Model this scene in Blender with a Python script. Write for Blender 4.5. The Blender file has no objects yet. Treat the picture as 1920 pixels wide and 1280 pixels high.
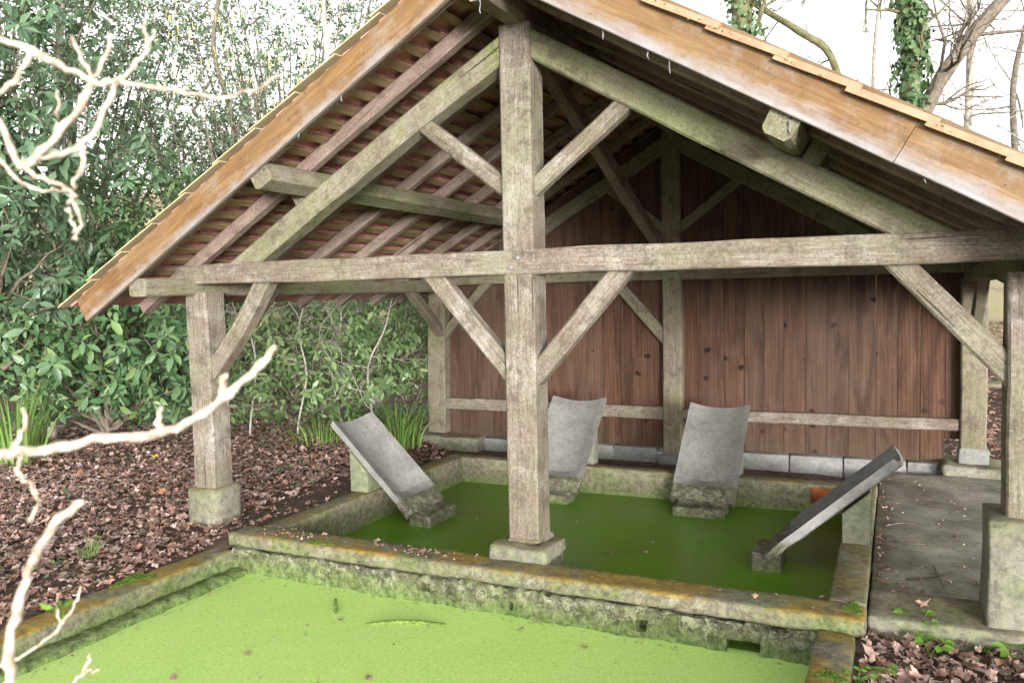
import bpy, bmesh, math, random
import numpy as np
from mathutils import Vector, Matrix, noise as mnoise

random.seed(7)
RNG = np.random.default_rng(11)
scene = bpy.context.scene
COL = scene.collection

# ---------------------------------------------------------------- camera
CAM = Vector((1.9695, -4.3264, 1.55))
RIGHT = Vector((0.90656176, 0.42160774, -0.01981628))
UP = Vector((-0.00686577, 0.06167423, 0.99807272))
FWD = Vector((-0.42201733, 0.90467851, -0.05880617))
FPX = 1533.08
cam_data = bpy.data.cameras.new('camera')
cam = bpy.data.objects.new('camera', cam_data)
COL.objects.link(cam)
m = Matrix((RIGHT, UP, -FWD)).transposed().to_4x4()
m.translation = CAM
cam.matrix_world = m
cam_data.sensor_width = 22.3
cam_data.lens = FPX / 1920 * 22.3
cam_data.clip_start = 0.05
cam_data.clip_end = 600
cam_data.dof.use_dof = True
cam_data.dof.focus_distance = 5.6
cam_data.dof.aperture_fstop = 5.0
scene.camera = cam

# ---------------------------------------------------------------- sky, sun, exposure
SUN_TO = Vector((0.58, -0.81, 0.045)).normalized()
SUN_EL = math.asin(SUN_TO.z)
SUN_AZ = math.atan2(SUN_TO.x, SUN_TO.y)
world = bpy.data.worlds.new('World')
scene.world = world
world.use_nodes = True
wn = world.node_tree
wn.nodes.clear()
sky = wn.nodes.new('ShaderNodeTexSky')
sky.sky_type = 'NISHITA'
sky.sun_disc = False
sky.sun_elevation = SUN_EL
sky.sun_rotation = SUN_AZ
sky.air_density = 1.0
sky.dust_density = 2.0
sky.ozone_density = 1.0
hs = wn.nodes.new('ShaderNodeHueSaturation')
hs.inputs['Saturation'].default_value = 0.09
bg = wn.nodes.new('ShaderNodeBackground')
bg.inputs['Strength'].default_value = 0.15
wo = wn.nodes.new('ShaderNodeOutputWorld')
wn.links.new(sky.outputs[0], hs.inputs['Color'])
wn.links.new(hs.outputs[0], bg.inputs['Color'])
wn.links.new(bg.outputs[0], wo.inputs['Surface'])

sun_d = bpy.data.lights.new('sun', 'SUN')  # low lamp from behind the camera, standing in for the camera flash
sun_d.energy = 0.5
sun_d.angle = math.radians(11)
sun_d.color = (1.0, 0.982, 0.96)
sun = bpy.data.objects.new('sun', sun_d)
COL.objects.link(sun)
sun.rotation_euler = (-SUN_TO).to_track_quat('-Z', 'Y').to_euler()

vs = scene.view_settings
vs.view_transform = 'Standard'
vs.look = 'None'
vs.exposure = 3.3
vs.gamma = 1.0
vs.use_curve_mapping = False
scene.cycles.use_denoising = True
scene.cycles.max_bounces = 8
scene.cycles.diffuse_bounces = 6
scene.cycles.glossy_bounces = 2
scene.cycles.transmission_bounces = 3
scene.cycles.transparent_max_bounces = 4


# ---------------------------------------------------------------- helpers: pixels of the survey to world points
def ray(px, py):
    return FWD + RIGHT * ((px - 960) / FPX) - UP * ((py - 640) / FPX)


def at(px, py, ax, val):
    v = ray(px, py)
    i = 'XYZ'.index(ax)
    return CAM + v * ((val - CAM[i]) / v[i])


def at_d(px, py, dist):
    return CAM + ray(px, py) * dist


# ---------------------------------------------------------------- helpers: materials
class NT:
    def __init__(self, name):
        self.m = bpy.data.materials.new(name)
        self.m.use_nodes = True
        self.t = self.m.node_tree
        self.t.nodes.clear()
        self.out = self.t.nodes.new('ShaderNodeOutputMaterial')

    def node(self, typ, props=None, **inp):
        n = self.t.nodes.new(typ)
        for k, v in (props or {}).items():
            setattr(n, k, v)
        for k, v in inp.items():
            self.put(n.inputs[k.replace('_', ' ')], v)
        return n

    def put(self, sock, v):
        if hasattr(v, 'is_output') or isinstance(v, bpy.types.NodeSocket):
            self.t.links.new(v, sock)
        else:
            if isinstance(v, (tuple, list)) and len(v) == 3 and sock.type == 'RGBA':
                v = (*v, 1)
            sock.default_value = v

    def coord(self, kind='Object', offset=True, scale=(1, 1, 1), rot=(0, 0, 0)):
        tc = self.node('ShaderNodeTexCoord')
        v = tc.outputs[kind]
        if offset:
            oi = self.node('ShaderNodeObjectInfo')
            mul = self.node('ShaderNodeVectorMath', {'operation': 'MULTIPLY_ADD'})
            self.put(mul.inputs[0], oi.outputs['Random'])
            mul.inputs[1].default_value = (37.0, 19.0, 53.0)
            self.put(mul.inputs[2], v)
            v = mul.outputs[0]
        mp = self.node('ShaderNodeMapping')
        self.put(mp.inputs['Vector'], v)
        mp.inputs['Scale'].default_value = scale
        mp.inputs['Rotation'].default_value = rot
        return mp.outputs[0]

    def noise(self, vec, scale, detail=4, rough=0.55, dist=0.0, col=False):
        n = self.node('ShaderNodeTexNoise', None, Vector=vec, Scale=scale, Detail=detail, Roughness=rough, Distortion=dist)
        return n.outputs['Color' if col else 'Fac']

    def ramp(self, fac, stops, interp='LINEAR'):
        r = self.node('ShaderNodeValToRGB')
        r.color_ramp.interpolation = interp
        e = r.color_ramp.elements
        while len(e) < len(stops):
            e.new(0.5)
        for i, (p, c) in enumerate(stops):
            e[i].position = p
            if not isinstance(c, (tuple, list)):
                c = (c, c, c)
            e[i].color = (*c, 1)
        self.put(r.inputs[0], fac)
        return r.outputs[0]

    def mix(self, fac, a, b, blend='MIX'):
        n = self.node('ShaderNodeMix', {'data_type': 'RGBA', 'blend_type': blend})
        self.put(n.inputs[0], fac)
        self.put(n.inputs[6], a)
        self.put(n.inputs[7], b)
        return n.outputs[2]

    def math(self, op, a, b=0.0, c=None, clamp=False):
        n = self.node('ShaderNodeMath', {'operation': op, 'use_clamp': clamp})
        self.put(n.inputs[0], a)
        self.put(n.inputs[1], b)
        if c is not None:
            self.put(n.inputs[2], c)
        return n.outputs[0]

    def sep(self, v):
        return self.node('ShaderNodeSeparateXYZ', None, Vector=v).outputs

    def bump(self, h, strength=0.5, dist=0.01, nrm=None):
        n = self.node('ShaderNodeBump', None, Height=h, Strength=strength, Distance=dist)
        if nrm is not None:
            self.put(n.inputs['Normal'], nrm)
        return n.outputs[0]

    def principled(self, col, rough=0.8, nrm=None, spec=0.3, **kw):
        p = self.node('ShaderNodeBsdfPrincipled')
        self.put(p.inputs['Base Color'], col)
        self.put(p.inputs['Roughness'], rough)
        p.inputs['Specular IOR Level'].default_value = spec
        if nrm is not None:
            self.put(p.inputs['Normal'], nrm)
        for k, v in kw.items():
            self.put(p.inputs[k.replace('_', ' ')], v)
        return p.outputs[0]

    def done(self, shader):
        self.t.links.new(shader, self.out.inputs['Surface'])
        return self.m


def oak(name, c_dark, c_mid, c_light, green=0.5, white=0.3, green_col=(0.145, 0.165, 0.065)):
    """weathered hewn timber, grain along local X, algae film and pale lichen"""
    n = NT(name)
    v = n.coord()
    g1 = n.noise(n.coord(scale=(1.0, 11, 11)), 2.4, 7, 0.66, 0.5)
    g2 = n.noise(n.coord(scale=(3.0, 60, 60)), 2.0, 4, 0.65)
    big = n.noise(v, 2.6, 6, 0.68, 0.7)
    fine = n.noise(v, 70, 4, 0.7)
    tone = n.math('ADD', n.math('MULTIPLY', g1, 0.45), n.math('MULTIPLY', big, 0.55))
    base = n.ramp(tone, [(0.34, c_dark), (0.5, c_mid), (0.66, c_light)])
    base = n.mix(n.ramp(g2, [(0.33, 0.45), (0.5, 0.0)]), base, tuple(c * 0.55 for c in c_dark))
    # bleached, scuffed patches
    bl = n.ramp(n.math('ADD', n.math('MULTIPLY', n.noise(v, 3.4, 7, 0.75, 0.8), 0.7), n.math('MULTIPLY', g2, 0.3)), [(0.50, 0.0), (0.62, 1.0)])
    base = n.mix(n.math('MULTIPLY', bl, white), base, n.mix(fine, (0.26, 0.245, 0.22), (0.44, 0.42, 0.38)))
    # algae
    gm = n.ramp(n.math('ADD', n.math('MULTIPLY', n.noise(v, 1.3, 5, 0.65, 0.6), 0.78), n.math('MULTIPLY', n.noise(v, 14, 4, 0.7), 0.22)),
                [(0.43, 0.0), (0.60, 1.0)])
    base = n.mix(n.math('MULTIPLY', gm, green), base, n.mix(tone, tuple(c * 0.55 for c in green_col), tuple(c * 1.45 for c in green_col)))
    # lichen rings
    vo = n.node('ShaderNodeTexVoronoi', {'feature': 'F1'}, Vector=n.coord(scale=(1, 1, 1)), Scale=22.0, Randomness=1.0)
    spot = n.ramp(n.math('ADD', vo.outputs['Distance'], n.math('MULTIPLY', fine, 0.1)), [(0.20, 0.25), (0.27, 1.0), (0.33, 0.0)])
    sel = n.ramp(n.noise(v, 2.3, 2), [(0.60, 0.0), (0.66, 1.0)])
    base = n.mix(n.math('MULTIPLY', n.math('MULTIPLY', spot, sel), 0.75 * white), base, (0.40, 0.40, 0.37))
    base = n.mix(n.ramp(fine, [(0.36, 0.5), (0.48, 0.0)]), base, tuple(c * 0.6 for c in c_dark))
    base = n.mix(n.ramp(fine, [(0.56, 0.0), (0.68, 0.35)]), base, tuple(min(0.5, c * 1.5) for c in c_light))
    # dirt and drying checks
    base = n.mix(n.ramp(n.noise(v, 8, 6, 0.75), [(0.36, 0.55), (0.48, 0.0)]), base, tuple(c * 0.5 for c in c_dark))
    ck = n.ramp(n.noise(n.coord(scale=(0.8, 26, 26)), 1.2, 2, 0.5, 0.3), [(0.27, 1.0), (0.31, 0.0)])
    base = n.mix(n.math('MULTIPLY', ck, 0.8), base, (0.025, 0.02, 0.016))
    h = n.math('SUBTRACT', n.math('ADD', n.math('MULTIPLY', g1, 0.7), n.math('MULTIPLY', g2, 0.6)), n.math('MULTIPLY', ck, 0.9))
    return n.done(n.principled(base, 0.85, n.bump(h, 0.75, 0.007), 0.2))


M = {}
M['oak_post'] = oak('oak_post', (0.095, 0.071, 0.055), (0.165, 0.131, 0.104), (0.225, 0.193, 0.16), 0.42, 0.6, (0.14, 0.155, 0.078))
M['oak_green'] = oak('oak_green', (0.11, 0.09, 0.062), (0.175, 0.155, 0.108), (0.235, 0.21, 0.16), 0.88, 0.3, (0.15, 0.175, 0.07))
M['oak_brown'] = oak('oak_brown', (0.11, 0.078, 0.06), (0.19, 0.137, 0.107), (0.27, 0.21, 0.17), 0.2, 0.3)
M['oak_rafter'] = oak('oak_rafter', (0.14, 0.10, 0.082), (0.235, 0.17, 0.142), (0.31, 0.24, 0.205), 0.13, 0.15)
M['oak_back'] = oak('oak_back', (0.11, 0.088, 0.064), (0.18, 0.152, 0.112), (0.245, 0.215, 0.165), 0.5, 0.2)


def mat_batten():
    n = NT('batten_wood')
    v = n.coord(scale=(1, 14, 14))
    g = n.noise(v, 2.5, 5, 0.6, 0.6)
    c = n.ramp(g, [(0.3, (0.13, 0.085, 0.045)), (0.55, (0.24, 0.165, 0.09)), (0.8, (0.31, 0.235, 0.14))])
    return n.done(n.principled(c, 0.8, n.bump(g, 0.4, 0.004), 0.2))


M['batten'] = mat_batten()


def mat_barge():
    n = NT('bargeboard_pine')
    tc = n.node('ShaderNodeTexCoord')
    xyz = n.sep(tc.outputs['Object'])
    w = n.noise(n.coord(scale=(0.9, 9, 9)), 2.0, 6, 0.62, 1.6)
    g = n.noise(n.coord(scale=(1, 30, 30)), 2, 4)
    c = n.ramp(w, [(0.3, (0.085, 0.042, 0.014)), (0.42, (0.145, 0.078, 0.027)), (0.55, (0.175, 0.098, 0.035)), (0.72, (0.22, 0.135, 0.056))])
    c = n.mix(n.ramp(n.noise(n.coord(scale=(0.5, 22, 22)), 2.2, 3, 0.6, 1.2), [(0.38, 0.55), (0.47, 0.0)]), c, (0.09, 0.045, 0.015))
    c = n.mix(n.math('MULTIPLY', n.ramp(g, [(0.4, 0.6), (0.6, 0)]), 0.5), c, (0.10, 0.05, 0.018))
    big = n.noise(n.coord(), 2.2, 4, 0.6)
    c = n.mix(n.ramp(big, [(0.45, 0.0), (0.8, 0.3)]), c, (0.22, 0.17, 0.10))
    kn = n.node('ShaderNodeTexVoronoi', None, Vector=n.coord(scale=(2.2, 5, 5)), Scale=1.0)
    c = n.mix(n.ramp(kn.outputs['Distance'], [(0.05, 0.85), (0.14, 0.0)]), c, (0.07, 0.03, 0.012))
    sp = n.noise(n.coord(), 30, 5, 0.75)
    c = n.mix(n.ramp(sp, [(0.32, 0.8), (0.40, 0.0)]), c, (0.04, 0.028, 0.018))
    c = n.mix(n.math('MULTIPLY', n.ramp(n.noise(n.coord(), 6, 7, 0.78), [(0.52, 0.0), (0.66, 1.0)]), 0.5), c, (0.20, 0.185, 0.16))
    # white mould bloom along the lower edge
    low = n.math('ADD', n.math('MULTIPLY', xyz[2], -4.2), n.math('MULTIPLY', n.noise(n.coord(scale=(1, 2.5, 2.5)), 4.0, 8, 0.78), 0.95))
    low = n.ramp(low, [(0.62, 0.0), (1.0, 0.85)])
    c = n.mix(low, c, n.mix(g, (0.17, 0.175, 0.185), (0.33, 0.335, 0.345)))
    # dirt near the tiles
    up = n.ramp(n.math('ADD', n.math('MULTIPLY', xyz[2], 5.0), n.math('MULTIPLY', n.noise(n.coord(), 9, 5, 0.7), 0.8)), [(0.76, 0.0), (0.98, 0.6)])
    c = n.mix(up, c, (0.11, 0.09, 0.06))
    return n.done(n.principled(c, 0.6, n.bump(g, 0.2, 0.003), 0.3))


M['barge'] = mat_barge()


def mat_plank():
    n = NT('red_brown_plank')
    oi = n.node('ShaderNodeObjectInfo')
    v = n.coord(scale=(10, 10, 0.8))
    g = n.noise(v, 2.0, 6, 0.62, 0.6)
    w = n.node('ShaderNodeTexWave', {'wave_type': 'RINGS', 'rings_direction': 'Y'}, Vector=n.coord(scale=(6, 1, 0.55)), Scale=1.6, Distortion=5.0, Detail=2.0)
    c = n.ramp(g, [(0.25, (0.036, 0.016, 0.009)), (0.5, (0.082, 0.040, 0.023)), (0.8, (0.130, 0.072, 0.045))])
    c = n.mix(n.math('MULTIPLY', n.ramp(w.outputs['Fac'], [(0.55, 0.0), (0.95, 1.0)]), 0.45), c, (0.030, 0.012, 0.007))
    c = n.mix(n.math('MULTIPLY', oi.outputs['Random'], 0.75), c, n.mix(g, (0.028, 0.018, 0.013), (0.115, 0.078, 0.054)))
    # knots
    vk0 = n.coord(scale=(6.0, 1, 7.0))
    vm = n.node('ShaderNodeVectorMath', {'operation': 'MULTIPLY_ADD'})
    n.put(vm.inputs[0], n.noise(vk0, 2.5, 3, 0.6, 0, True))
    vm.inputs[1].default_value = (0.45, 0.45, 0.45)
    n.put(vm.inputs[2], vk0)
    vk = vm.outputs[0]
    vo = n.node('ShaderNodeTexVoronoi', {'voronoi_dimensions': '3D'}, Vector=vk, Scale=1.0)
    sel = n.sep(vo.outputs['Color'])[0]
    kn = n.math('MULTIPLY', n.ramp(vo.outputs['Distance'], [(0.13, 1.0), (0.23, 0.0)]), n.ramp(sel, [(0.62, 0.0), (0.66, 1.0)]))
    c = n.mix(kn, c, (0.012, 0.006, 0.004))
    # dusty bleaching and damp foot
    tc = n.node('ShaderNodeTexCoord')
    z = n.sep(tc.outputs['Object'])[2]
    d = n.ramp(n.noise(n.coord(), 3.5, 5, 0.7), [(0.50, 0.0), (0.8, 0.4)])
    c = n.mix(d, c, (0.105, 0.072, 0.054))
    wt = n.ramp(n.noise(n.coord(scale=(4, 4, 0.7)), 1.6, 5, 0.7, 0.5), [(0.36, 0.7), (0.5, 0.0)])
    c = n.mix(wt, c, (0.026, 0.014, 0.010))
    foot = n.ramp(n.math('ADD', n.math('MULTIPLY', z, -2.2), n.math('MULTIPLY', n.noise(n.coord(), 6, 4), 1.1)), [(0.25, 0.0), (0.75, 0.6)])
    c = n.mix(foot, c, (0.06, 0.056, 0.034))
    return n.done(n.principled(c, 0.8, n.bump(g, 0.35, 0.004), 0.2))


M['plank'] = mat_plank()


def mat_concrete(name, c1, c2, moss=0.5, lichen=0.0, wet=0.0, speck=0.3, waterline=None, bump=0.5, top_only_lichen=True, blot=0.6):
    n = NT(name)
    v = n.coord('Object', offset=True)
    geo = n.node('ShaderNodeNewGeometry')
    pos = n.sep(geo.outputs['Position'])
    nz = n.sep(geo.outputs['Normal'])[2]
    a = n.noise(v, 3.0, 6, 0.65)
    b = n.noise(v, 26, 5, 0.7)
    f = n.noise(v, 120, 3, 0.7)
    c = n.mix(n.ramp(a, [(0.3, 0.0), (0.7, 1.0)]), c1, c2)
    c = n.mix(n.math('MULTIPLY', n.ramp(b, [(0.38, 1.0), (0.55, 0.0)]), blot), c, tuple(x * 0.45 for x in c1))
    st = n.noise(v, 7.5, 7, 0.75, 0.8)
    c = n.mix(n.math('MULTIPLY', n.ramp(st, [(0.40, 1.0), (0.52, 0.0)]), blot), c, tuple(x * 0.38 for x in c1))
    c = n.mix(n.math('MULTIPLY', n.ramp(n.noise(v, 55, 5, 0.8), [(0.38, 1.0), (0.48, 0.0)]), blot), c, tuple(x * 0.35 for x in c1))
    pt = n.noise(v, 16, 6, 0.75, 0.5)
    c = n.mix(n.math('MULTIPLY', n.ramp(n.math('ADD', n.math('MULTIPLY', pt, 0.7), n.math('MULTIPLY', f, 0.3)), [(0.50, 0.0), (0.58, 1.0)]), speck), c, n.mix(a, (0.24, 0.25, 0.15), (0.36, 0.36, 0.26)))
    mm = n.ramp(n.math('ADD', n.math('MULTIPLY', n.noise(v, 2.4, 6, 0.7, 0.5), 0.75), n.math('MULTIPLY', b, 0.25)), [(0.44, 0.0), (0.60, 1.0)])
    mosscol = n.mix(n.ramp(b, [(0.35, 0.0), (0.65, 1.0)]), (0.030, 0.050, 0.010), (0.15, 0.19, 0.05))
    c = n.mix(n.math('MULTIPLY', mm, moss), c, mosscol)
    if lichen:
        lm = n.ramp(n.noise(v, 2.0, 5, 0.7, 0.4), [(0.42, 0.0), (0.55, 1.0)])
        if top_only_lichen:
            lm = n.math('MULTIPLY', lm, n.ramp(nz, [(0.3, 0.0), (0.75, 1.0)]))
        c = n.mix(n.math('MULTIPLY', lm, lichen), c, n.mix(n.ramp(b, [(0.35, 0.0), (0.65, 1.0)]), (0.14, 0.095, 0.018), (0.30, 0.20, 0.035)))
    if waterline is not None:
        # algae band that grows up from the water
        wl = n.math('SUBTRACT', pos[2], waterline)
        wl = n.ramp(n.math('SUBTRACT', n.math('MULTIPLY', wl, 6.5), n.math('MULTIPLY', n.math('SUBTRACT', a, 0.5), 1.3)), [(0.12, 1.0), (0.85, 0.0)])
        c = n.mix(n.math('MULTIPLY', wl, 0.88), c, n.mix(n.ramp(b, [(0.35, 0.0), (0.65, 1.0)]), (0.045, 0.085, 0.014), (0.20, 0.28, 0.085)))
    h = n.math('ADD', n.math('MULTIPLY', b, 0.7), n.math('MULTIPLY', f, 0.35))
    return n.done(n.principled(c, 0.9 - wet * 0.4, n.bump(h, bump, 0.012), 0.25))


M['curb'] = mat_concrete('mossy_concrete', (0.145, 0.13, 0.09), (0.225, 0.205, 0.15), 0.7, 0.85, 0, 0.5, waterline=-0.26)
M['curb_in'] = mat_concrete('pool_concrete', (0.14, 0.125, 0.085), (0.21, 0.19, 0.135), 0.5, 0.35, 0, 0.4, waterline=-0.28)
M['masonry'] = mat_concrete('mossy_masonry', (0.085, 0.08, 0.05), (0.18, 0.17, 0.115), 0.7, 0.0, 0, 0.85, waterline=-0.255, bump=1.0, blot=0.8)
M['slab'] = mat_concrete('smooth_grey_concrete', (0.160, 0.156, 0.146), (0.265, 0.26, 0.248), 0.08, 0, 0.1, 0.12, bump=0.15, blot=0.26)
M['aggregate'] = mat_concrete('exposed_aggregate', (0.10, 0.09, 0.065), (0.20, 0.18, 0.14), 0.35, 0, 0, 0.8, waterline=-0.30, bump=1.0)
M['block'] = mat_concrete('concrete_block', (0.17, 0.17, 0.165), (0.25, 0.25, 0.245), 0.15, 0, 0, 0.2, bump=0.3, blot=0.3)
M['support'] = mat_concrete('damp_concrete', (0.15, 0.15, 0.115), (0.22, 0.22, 0.18), 0.45, 0.2, 0, 0.2, bump=0.3, blot=0.35)
M['pedestal'] = mat_concrete('pedestal_stone', (0.145, 0.135, 0.105), (0.23, 0.22, 0.18), 0.55, 0.25, 0, 0.4, bump=0.5, blot=0.45)
M['apron'] = mat_concrete('apron_concrete', (0.14, 0.13, 0.10), (0.48, 0.455, 0.38), 0.2, 0.05, 0.4, 0.15, bump=0.3, blot=0.25)
M['mortar'] = mat_concrete('mortar', (0.24, 0.255, 0.28), (0.33, 0.345, 0.375), 0.05, 0, 0, 0.1, bump=0.3, blot=0.2)


def mat_plain(name, c1, c2, scale=20, rough=0.8, bump=0.3, spec=0.3, rand=0.0, c3=None):
    n = NT(name)
    v = n.coord()
    a = n.noise(v, scale, 5, 0.65)
    c = n.mix(n.ramp(a, [(0.35, 0.0), (0.65, 1.0)]), c1, c2)
    if rand and c3:
        oi = n.node('ShaderNodeObjectInfo')
        c = n.mix(n.math('MULTIPLY', oi.outputs['Random'], rand), c, c3)
    return n.done(n.principled(c, rough, n.bump(a, bump, 0.004), spec))


M['tile'] = mat_plain('terracotta_tile', (0.36, 0.15, 0.13), (0.55, 0.26, 0.225), 9, 0.8, 0.3, 0.2, 0.5, (0.32, 0.2, 0.185))
M['verge'] = mat_plain('verge_tile', (0.30, 0.155, 0.09), (0.42, 0.24, 0.15), 7, 0.75, 0.2, 0.2, 0.4, (0.32, 0.2, 0.13))
M['verge_pale'] = mat_plain('verge_tile_pale', (0.34, 0.27, 0.15), (0.44, 0.37, 0.22), 7, 0.75, 0.2)
M['rust'] = mat_plain('rust_red_paint', (0.13, 0.035, 0.014), (0.40, 0.10, 0.022), 9, 0.6, 0.3)
M['bolt'] = mat_plain('steel_bolt', (0.16, 0.16, 0.16), (0.26, 0.26, 0.26), 60, 0.4, 0.1)
M['twig'] = mat_plain('flash_bright_twig_bark', (0.22, 0.165, 0.11), (0.62, 0.54, 0.44), 90, 0.7, 0.5)  # bark colour raised to imitate overexposure by a camera flash
M['bark'] = mat_plain('grey_bark', (0.075, 0.060, 0.042), (0.17, 0.145, 0.11), 14, 0.9, 0.9)
M['bark_pale'] = mat_plain('pale_bark', (0.22, 0.20, 0.165), (0.36, 0.335, 0.285), 10, 0.9, 0.6)
M['bark_moss'] = mat_plain('mossy_bark', (0.08, 0.075, 0.035), (0.17, 0.16, 0.085), 9, 0.95, 0.9)
M['cobweb'] = mat_plain('dusty_cobweb', (0.10, 0.10, 0.105), (0.3, 0.3, 0.31), 40, 0.9, 0.2)
M['catkin'] = mat_plain('catkin', (0.42, 0.38, 0.13), (0.55, 0.50, 0.20), 20, 0.8, 0.2)
M['soil_stone'] = mat_plain('pale_grit', (0.35, 0.33, 0.29), (0.5, 0.48, 0.43), 20, 0.9, 0.3)
M['moss'] = mat_plain('bright_moss', (0.055, 0.11, 0.012), (0.15, 0.24, 0.035), 60, 0.95, 0.8)


def mat_leaf(name, cols, rough=0.4, trans=0.35, spec=0.5, back=None):
    n = NT(name)
    geo = n.node('ShaderNodeNewGeometry')
    r = geo.outputs['Random Per Island']
    c = n.ramp(r, [(i / max(1, len(cols) - 1), k) for i, k in enumerate(cols)])
    if back:
        c = n.mix(geo.outputs['Backfacing'], c, n.mix(0.5, c, back))
    p = n.principled(c, rough, None, spec)
    if trans:
        t = n.node('ShaderNodeBsdfTranslucent', None, Color=n.mix(0.5, c, (0.25, 0.36, 0.06)))
        mx = n.node('ShaderNodeMixShader')
        mx.inputs[0].default_value = trans
        n.t.links.new(p, mx.inputs[1])
        n.t.links.new(t.outputs[0], mx.inputs[2])
        p = mx.outputs[0]
    return n.done(p)


M['laurel'] = mat_leaf('laurel_leaf', [(0.042, 0.0959, 0.037), (0.0759, 0.1511, 0.0659), (0.111, 0.1986, 0.0921), (0.1686, 0.2561, 0.0872)], 0.42, 0.25, 0.5, (0.12, 0.20, 0.10))
M['laurel_dark'] = mat_leaf('laurel_leaf_dark', [(0.0486, 0.0979, 0.0512), (0.0849, 0.15, 0.0797), (0.1266, 0.1981, 0.111)], 0.42, 0.2, 0.5, (0.10, 0.16, 0.09))
M['bush'] = mat_leaf('fresh_bush_leaf', [(0.071, 0.1286, 0.0445), (0.1216, 0.1965, 0.0721), (0.2031, 0.2837, 0.1167)], 0.4, 0.25, 0.5, (0.14, 0.22, 0.09))
M['holly'] = mat_leaf('holly_leaf', [(0.0628, 0.111, 0.0628), (0.1046, 0.1735, 0.0978), (0.1673, 0.2429, 0.1467)], 0.35, 0.2, 0.6)
M['ivy'] = mat_leaf('ivy_leaf', [(0.0462, 0.0915, 0.0349), (0.078, 0.1384, 0.0553), (0.1288, 0.1968, 0.0873)], 0.4, 0.2, 0.45)
M['grass'] = mat_leaf('grass_blade', [(0.07, 0.15, 0.025), (0.12, 0.22, 0.04), (0.19, 0.29, 0.08)], 0.45, 0.3, 0.4)
M['seedling'] = mat_leaf('seedling_leaf', [(0.13, 0.27, 0.035), (0.2, 0.36, 0.06)], 0.5, 0.3, 0.3)
M['litter'] = mat_leaf('dead_leaf', [(0.1219, 0.0721, 0.057), (0.2582, 0.1485, 0.1173), (0.4707, 0.3335, 0.2899), (0.196, 0.1087, 0.0787), (0.6027, 0.453, 0.4031), (0.3552, 0.1743, 0.1032), (0.359, 0.2468, 0.2118)], 0.42, 0.06, 0.5)
M['leaf_pink'] = mat_leaf('faded_leaf', [(0.34, 0.20, 0.15), (0.42, 0.27, 0.21)], 0.6, 0.1, 0.3)
M['leaf_yellow'] = mat_leaf('yellow_leaf', [(0.62, 0.42, 0.05), (0.66, 0.46, 0.07)], 0.6, 0.2, 0.3)


def mat_ground():
    n = NT('forest_soil')
    v = n.coord('Object', offset=False)
    a = n.noise(v, 1.2, 6, 0.65)
    b = n.noise(v, 14, 5, 0.7)
    c = n.mix(n.ramp(b, [(0.35, 0.0), (0.65, 1.0)]), (0.055, 0.04, 0.030), (0.15, 0.102, 0.075))
    xyz = n.sep(v)
    # far field: dry grass
    far = n.ramp(n.math('ADD', n.math('MULTIPLY', xyz[1], 0.1), n.math('MULTIPLY', a, 0.5)), [(1.35, 0.0), (1.75, 1.0)])
    far.node.color_ramp.elements[0].position = 0.0
    field = n.mix(n.ramp(a, [(0.4, 0.0), (0.65, 1.0)]), (0.36, 0.30, 0.20), (0.30, 0.31, 0.14))
    fm = n.math('MULTIPLY', n.math('SUBTRACT', n.math('ADD', xyz[1], n.math('MULTIPLY', a, 5.0)), 12.5), 0.4, clamp=True)
    c = n.mix(fm, c, field)
    return n.done(n.principled(c, 0.9, n.bump(b, 0.8, 0.03), 0.2))


M['ground'] = mat_ground()


def mat_duckweed():
    n = NT('duckweed')
    v = n.coord('Object', offset=False)
    vo = n.node('ShaderNodeTexVoronoi', None, Vector=v, Scale=170.0)
    cell = n.sep(vo.outputs['Color'])[0]
    big = n.noise(v, 1.6, 5, 0.6, 0.6)
    fine = n.noise(v, 55, 3, 0.6)
    c = n.ramp(cell, [(0.0, (0.38, 0.58, 0.13)), (0.6, (0.44, 0.64, 0.165)), (1.0, (0.52, 0.69, 0.22))])
    c = n.mix(n.ramp(big, [(0.4, 0.0), (0.75, 0.35)]), c, (0.50, 0.66, 0.22))
    c = n.mix(n.math('MULTIPLY', n.ramp(fine, [(0.36, 1.0), (0.46, 0.0)]), 0.3), c, (0.22, 0.36, 0.045))
    h = n.math('ADD', n.math('MULTIPLY', cell, 0.6), n.math('MULTIPLY', fine, 0.6))
    return n.done(n.principled(c, 0.6, n.bump(h, 0.22, 0.003), 0.25))


M['duckweed'] = mat_duckweed()


def mat_pond():
    """thin film of algae on dark still water"""
    n = NT('algae_water')
    v = n.coord('Object', offset=False)
    vo = n.node('ShaderNodeTexVoronoi', None, Vector=v, Scale=190.0)
    cell = n.sep(vo.outputs['Color'])[0]
    big = n.noise(v, 1.5, 5, 0.6, 0.8)
    c = n.ramp(cell, [(0.0, (0.072, 0.175, 0.004)), (0.6, (0.105, 0.235, 0.008)), (1.0, (0.16, 0.30, 0.018))])
    c = n.mix(n.ramp(big, [(0.38, 0.5), (0.6, 0.0)]), c, (0.06, 0.14, 0.004))
    h = n.math('MULTIPLY', cell, 1.0)
    r = n.ramp(big, [(0.3, 0.24), (0.6, 0.42)])
    return n.done(n.principled(c, r, n.bump(h, 0.10, 0.002), 0.4))


M['pond'] = mat_pond()
M['weed_stick'] = mat_plain('weed_coated_stick', (0.07, 0.10, 0.02), (0.24, 0.34, 0.07), 60, 0.9, 0.9)


# ---------------------------------------------------------------- helpers: objects
def tag(o, label=None, cat=None, group=None, kind=None):
    if label:
        o['label'] = label
    if cat:
        o['category'] = cat
    if group:
        o['group'] = group
    if kind:
        o['kind'] = kind
    return o


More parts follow.
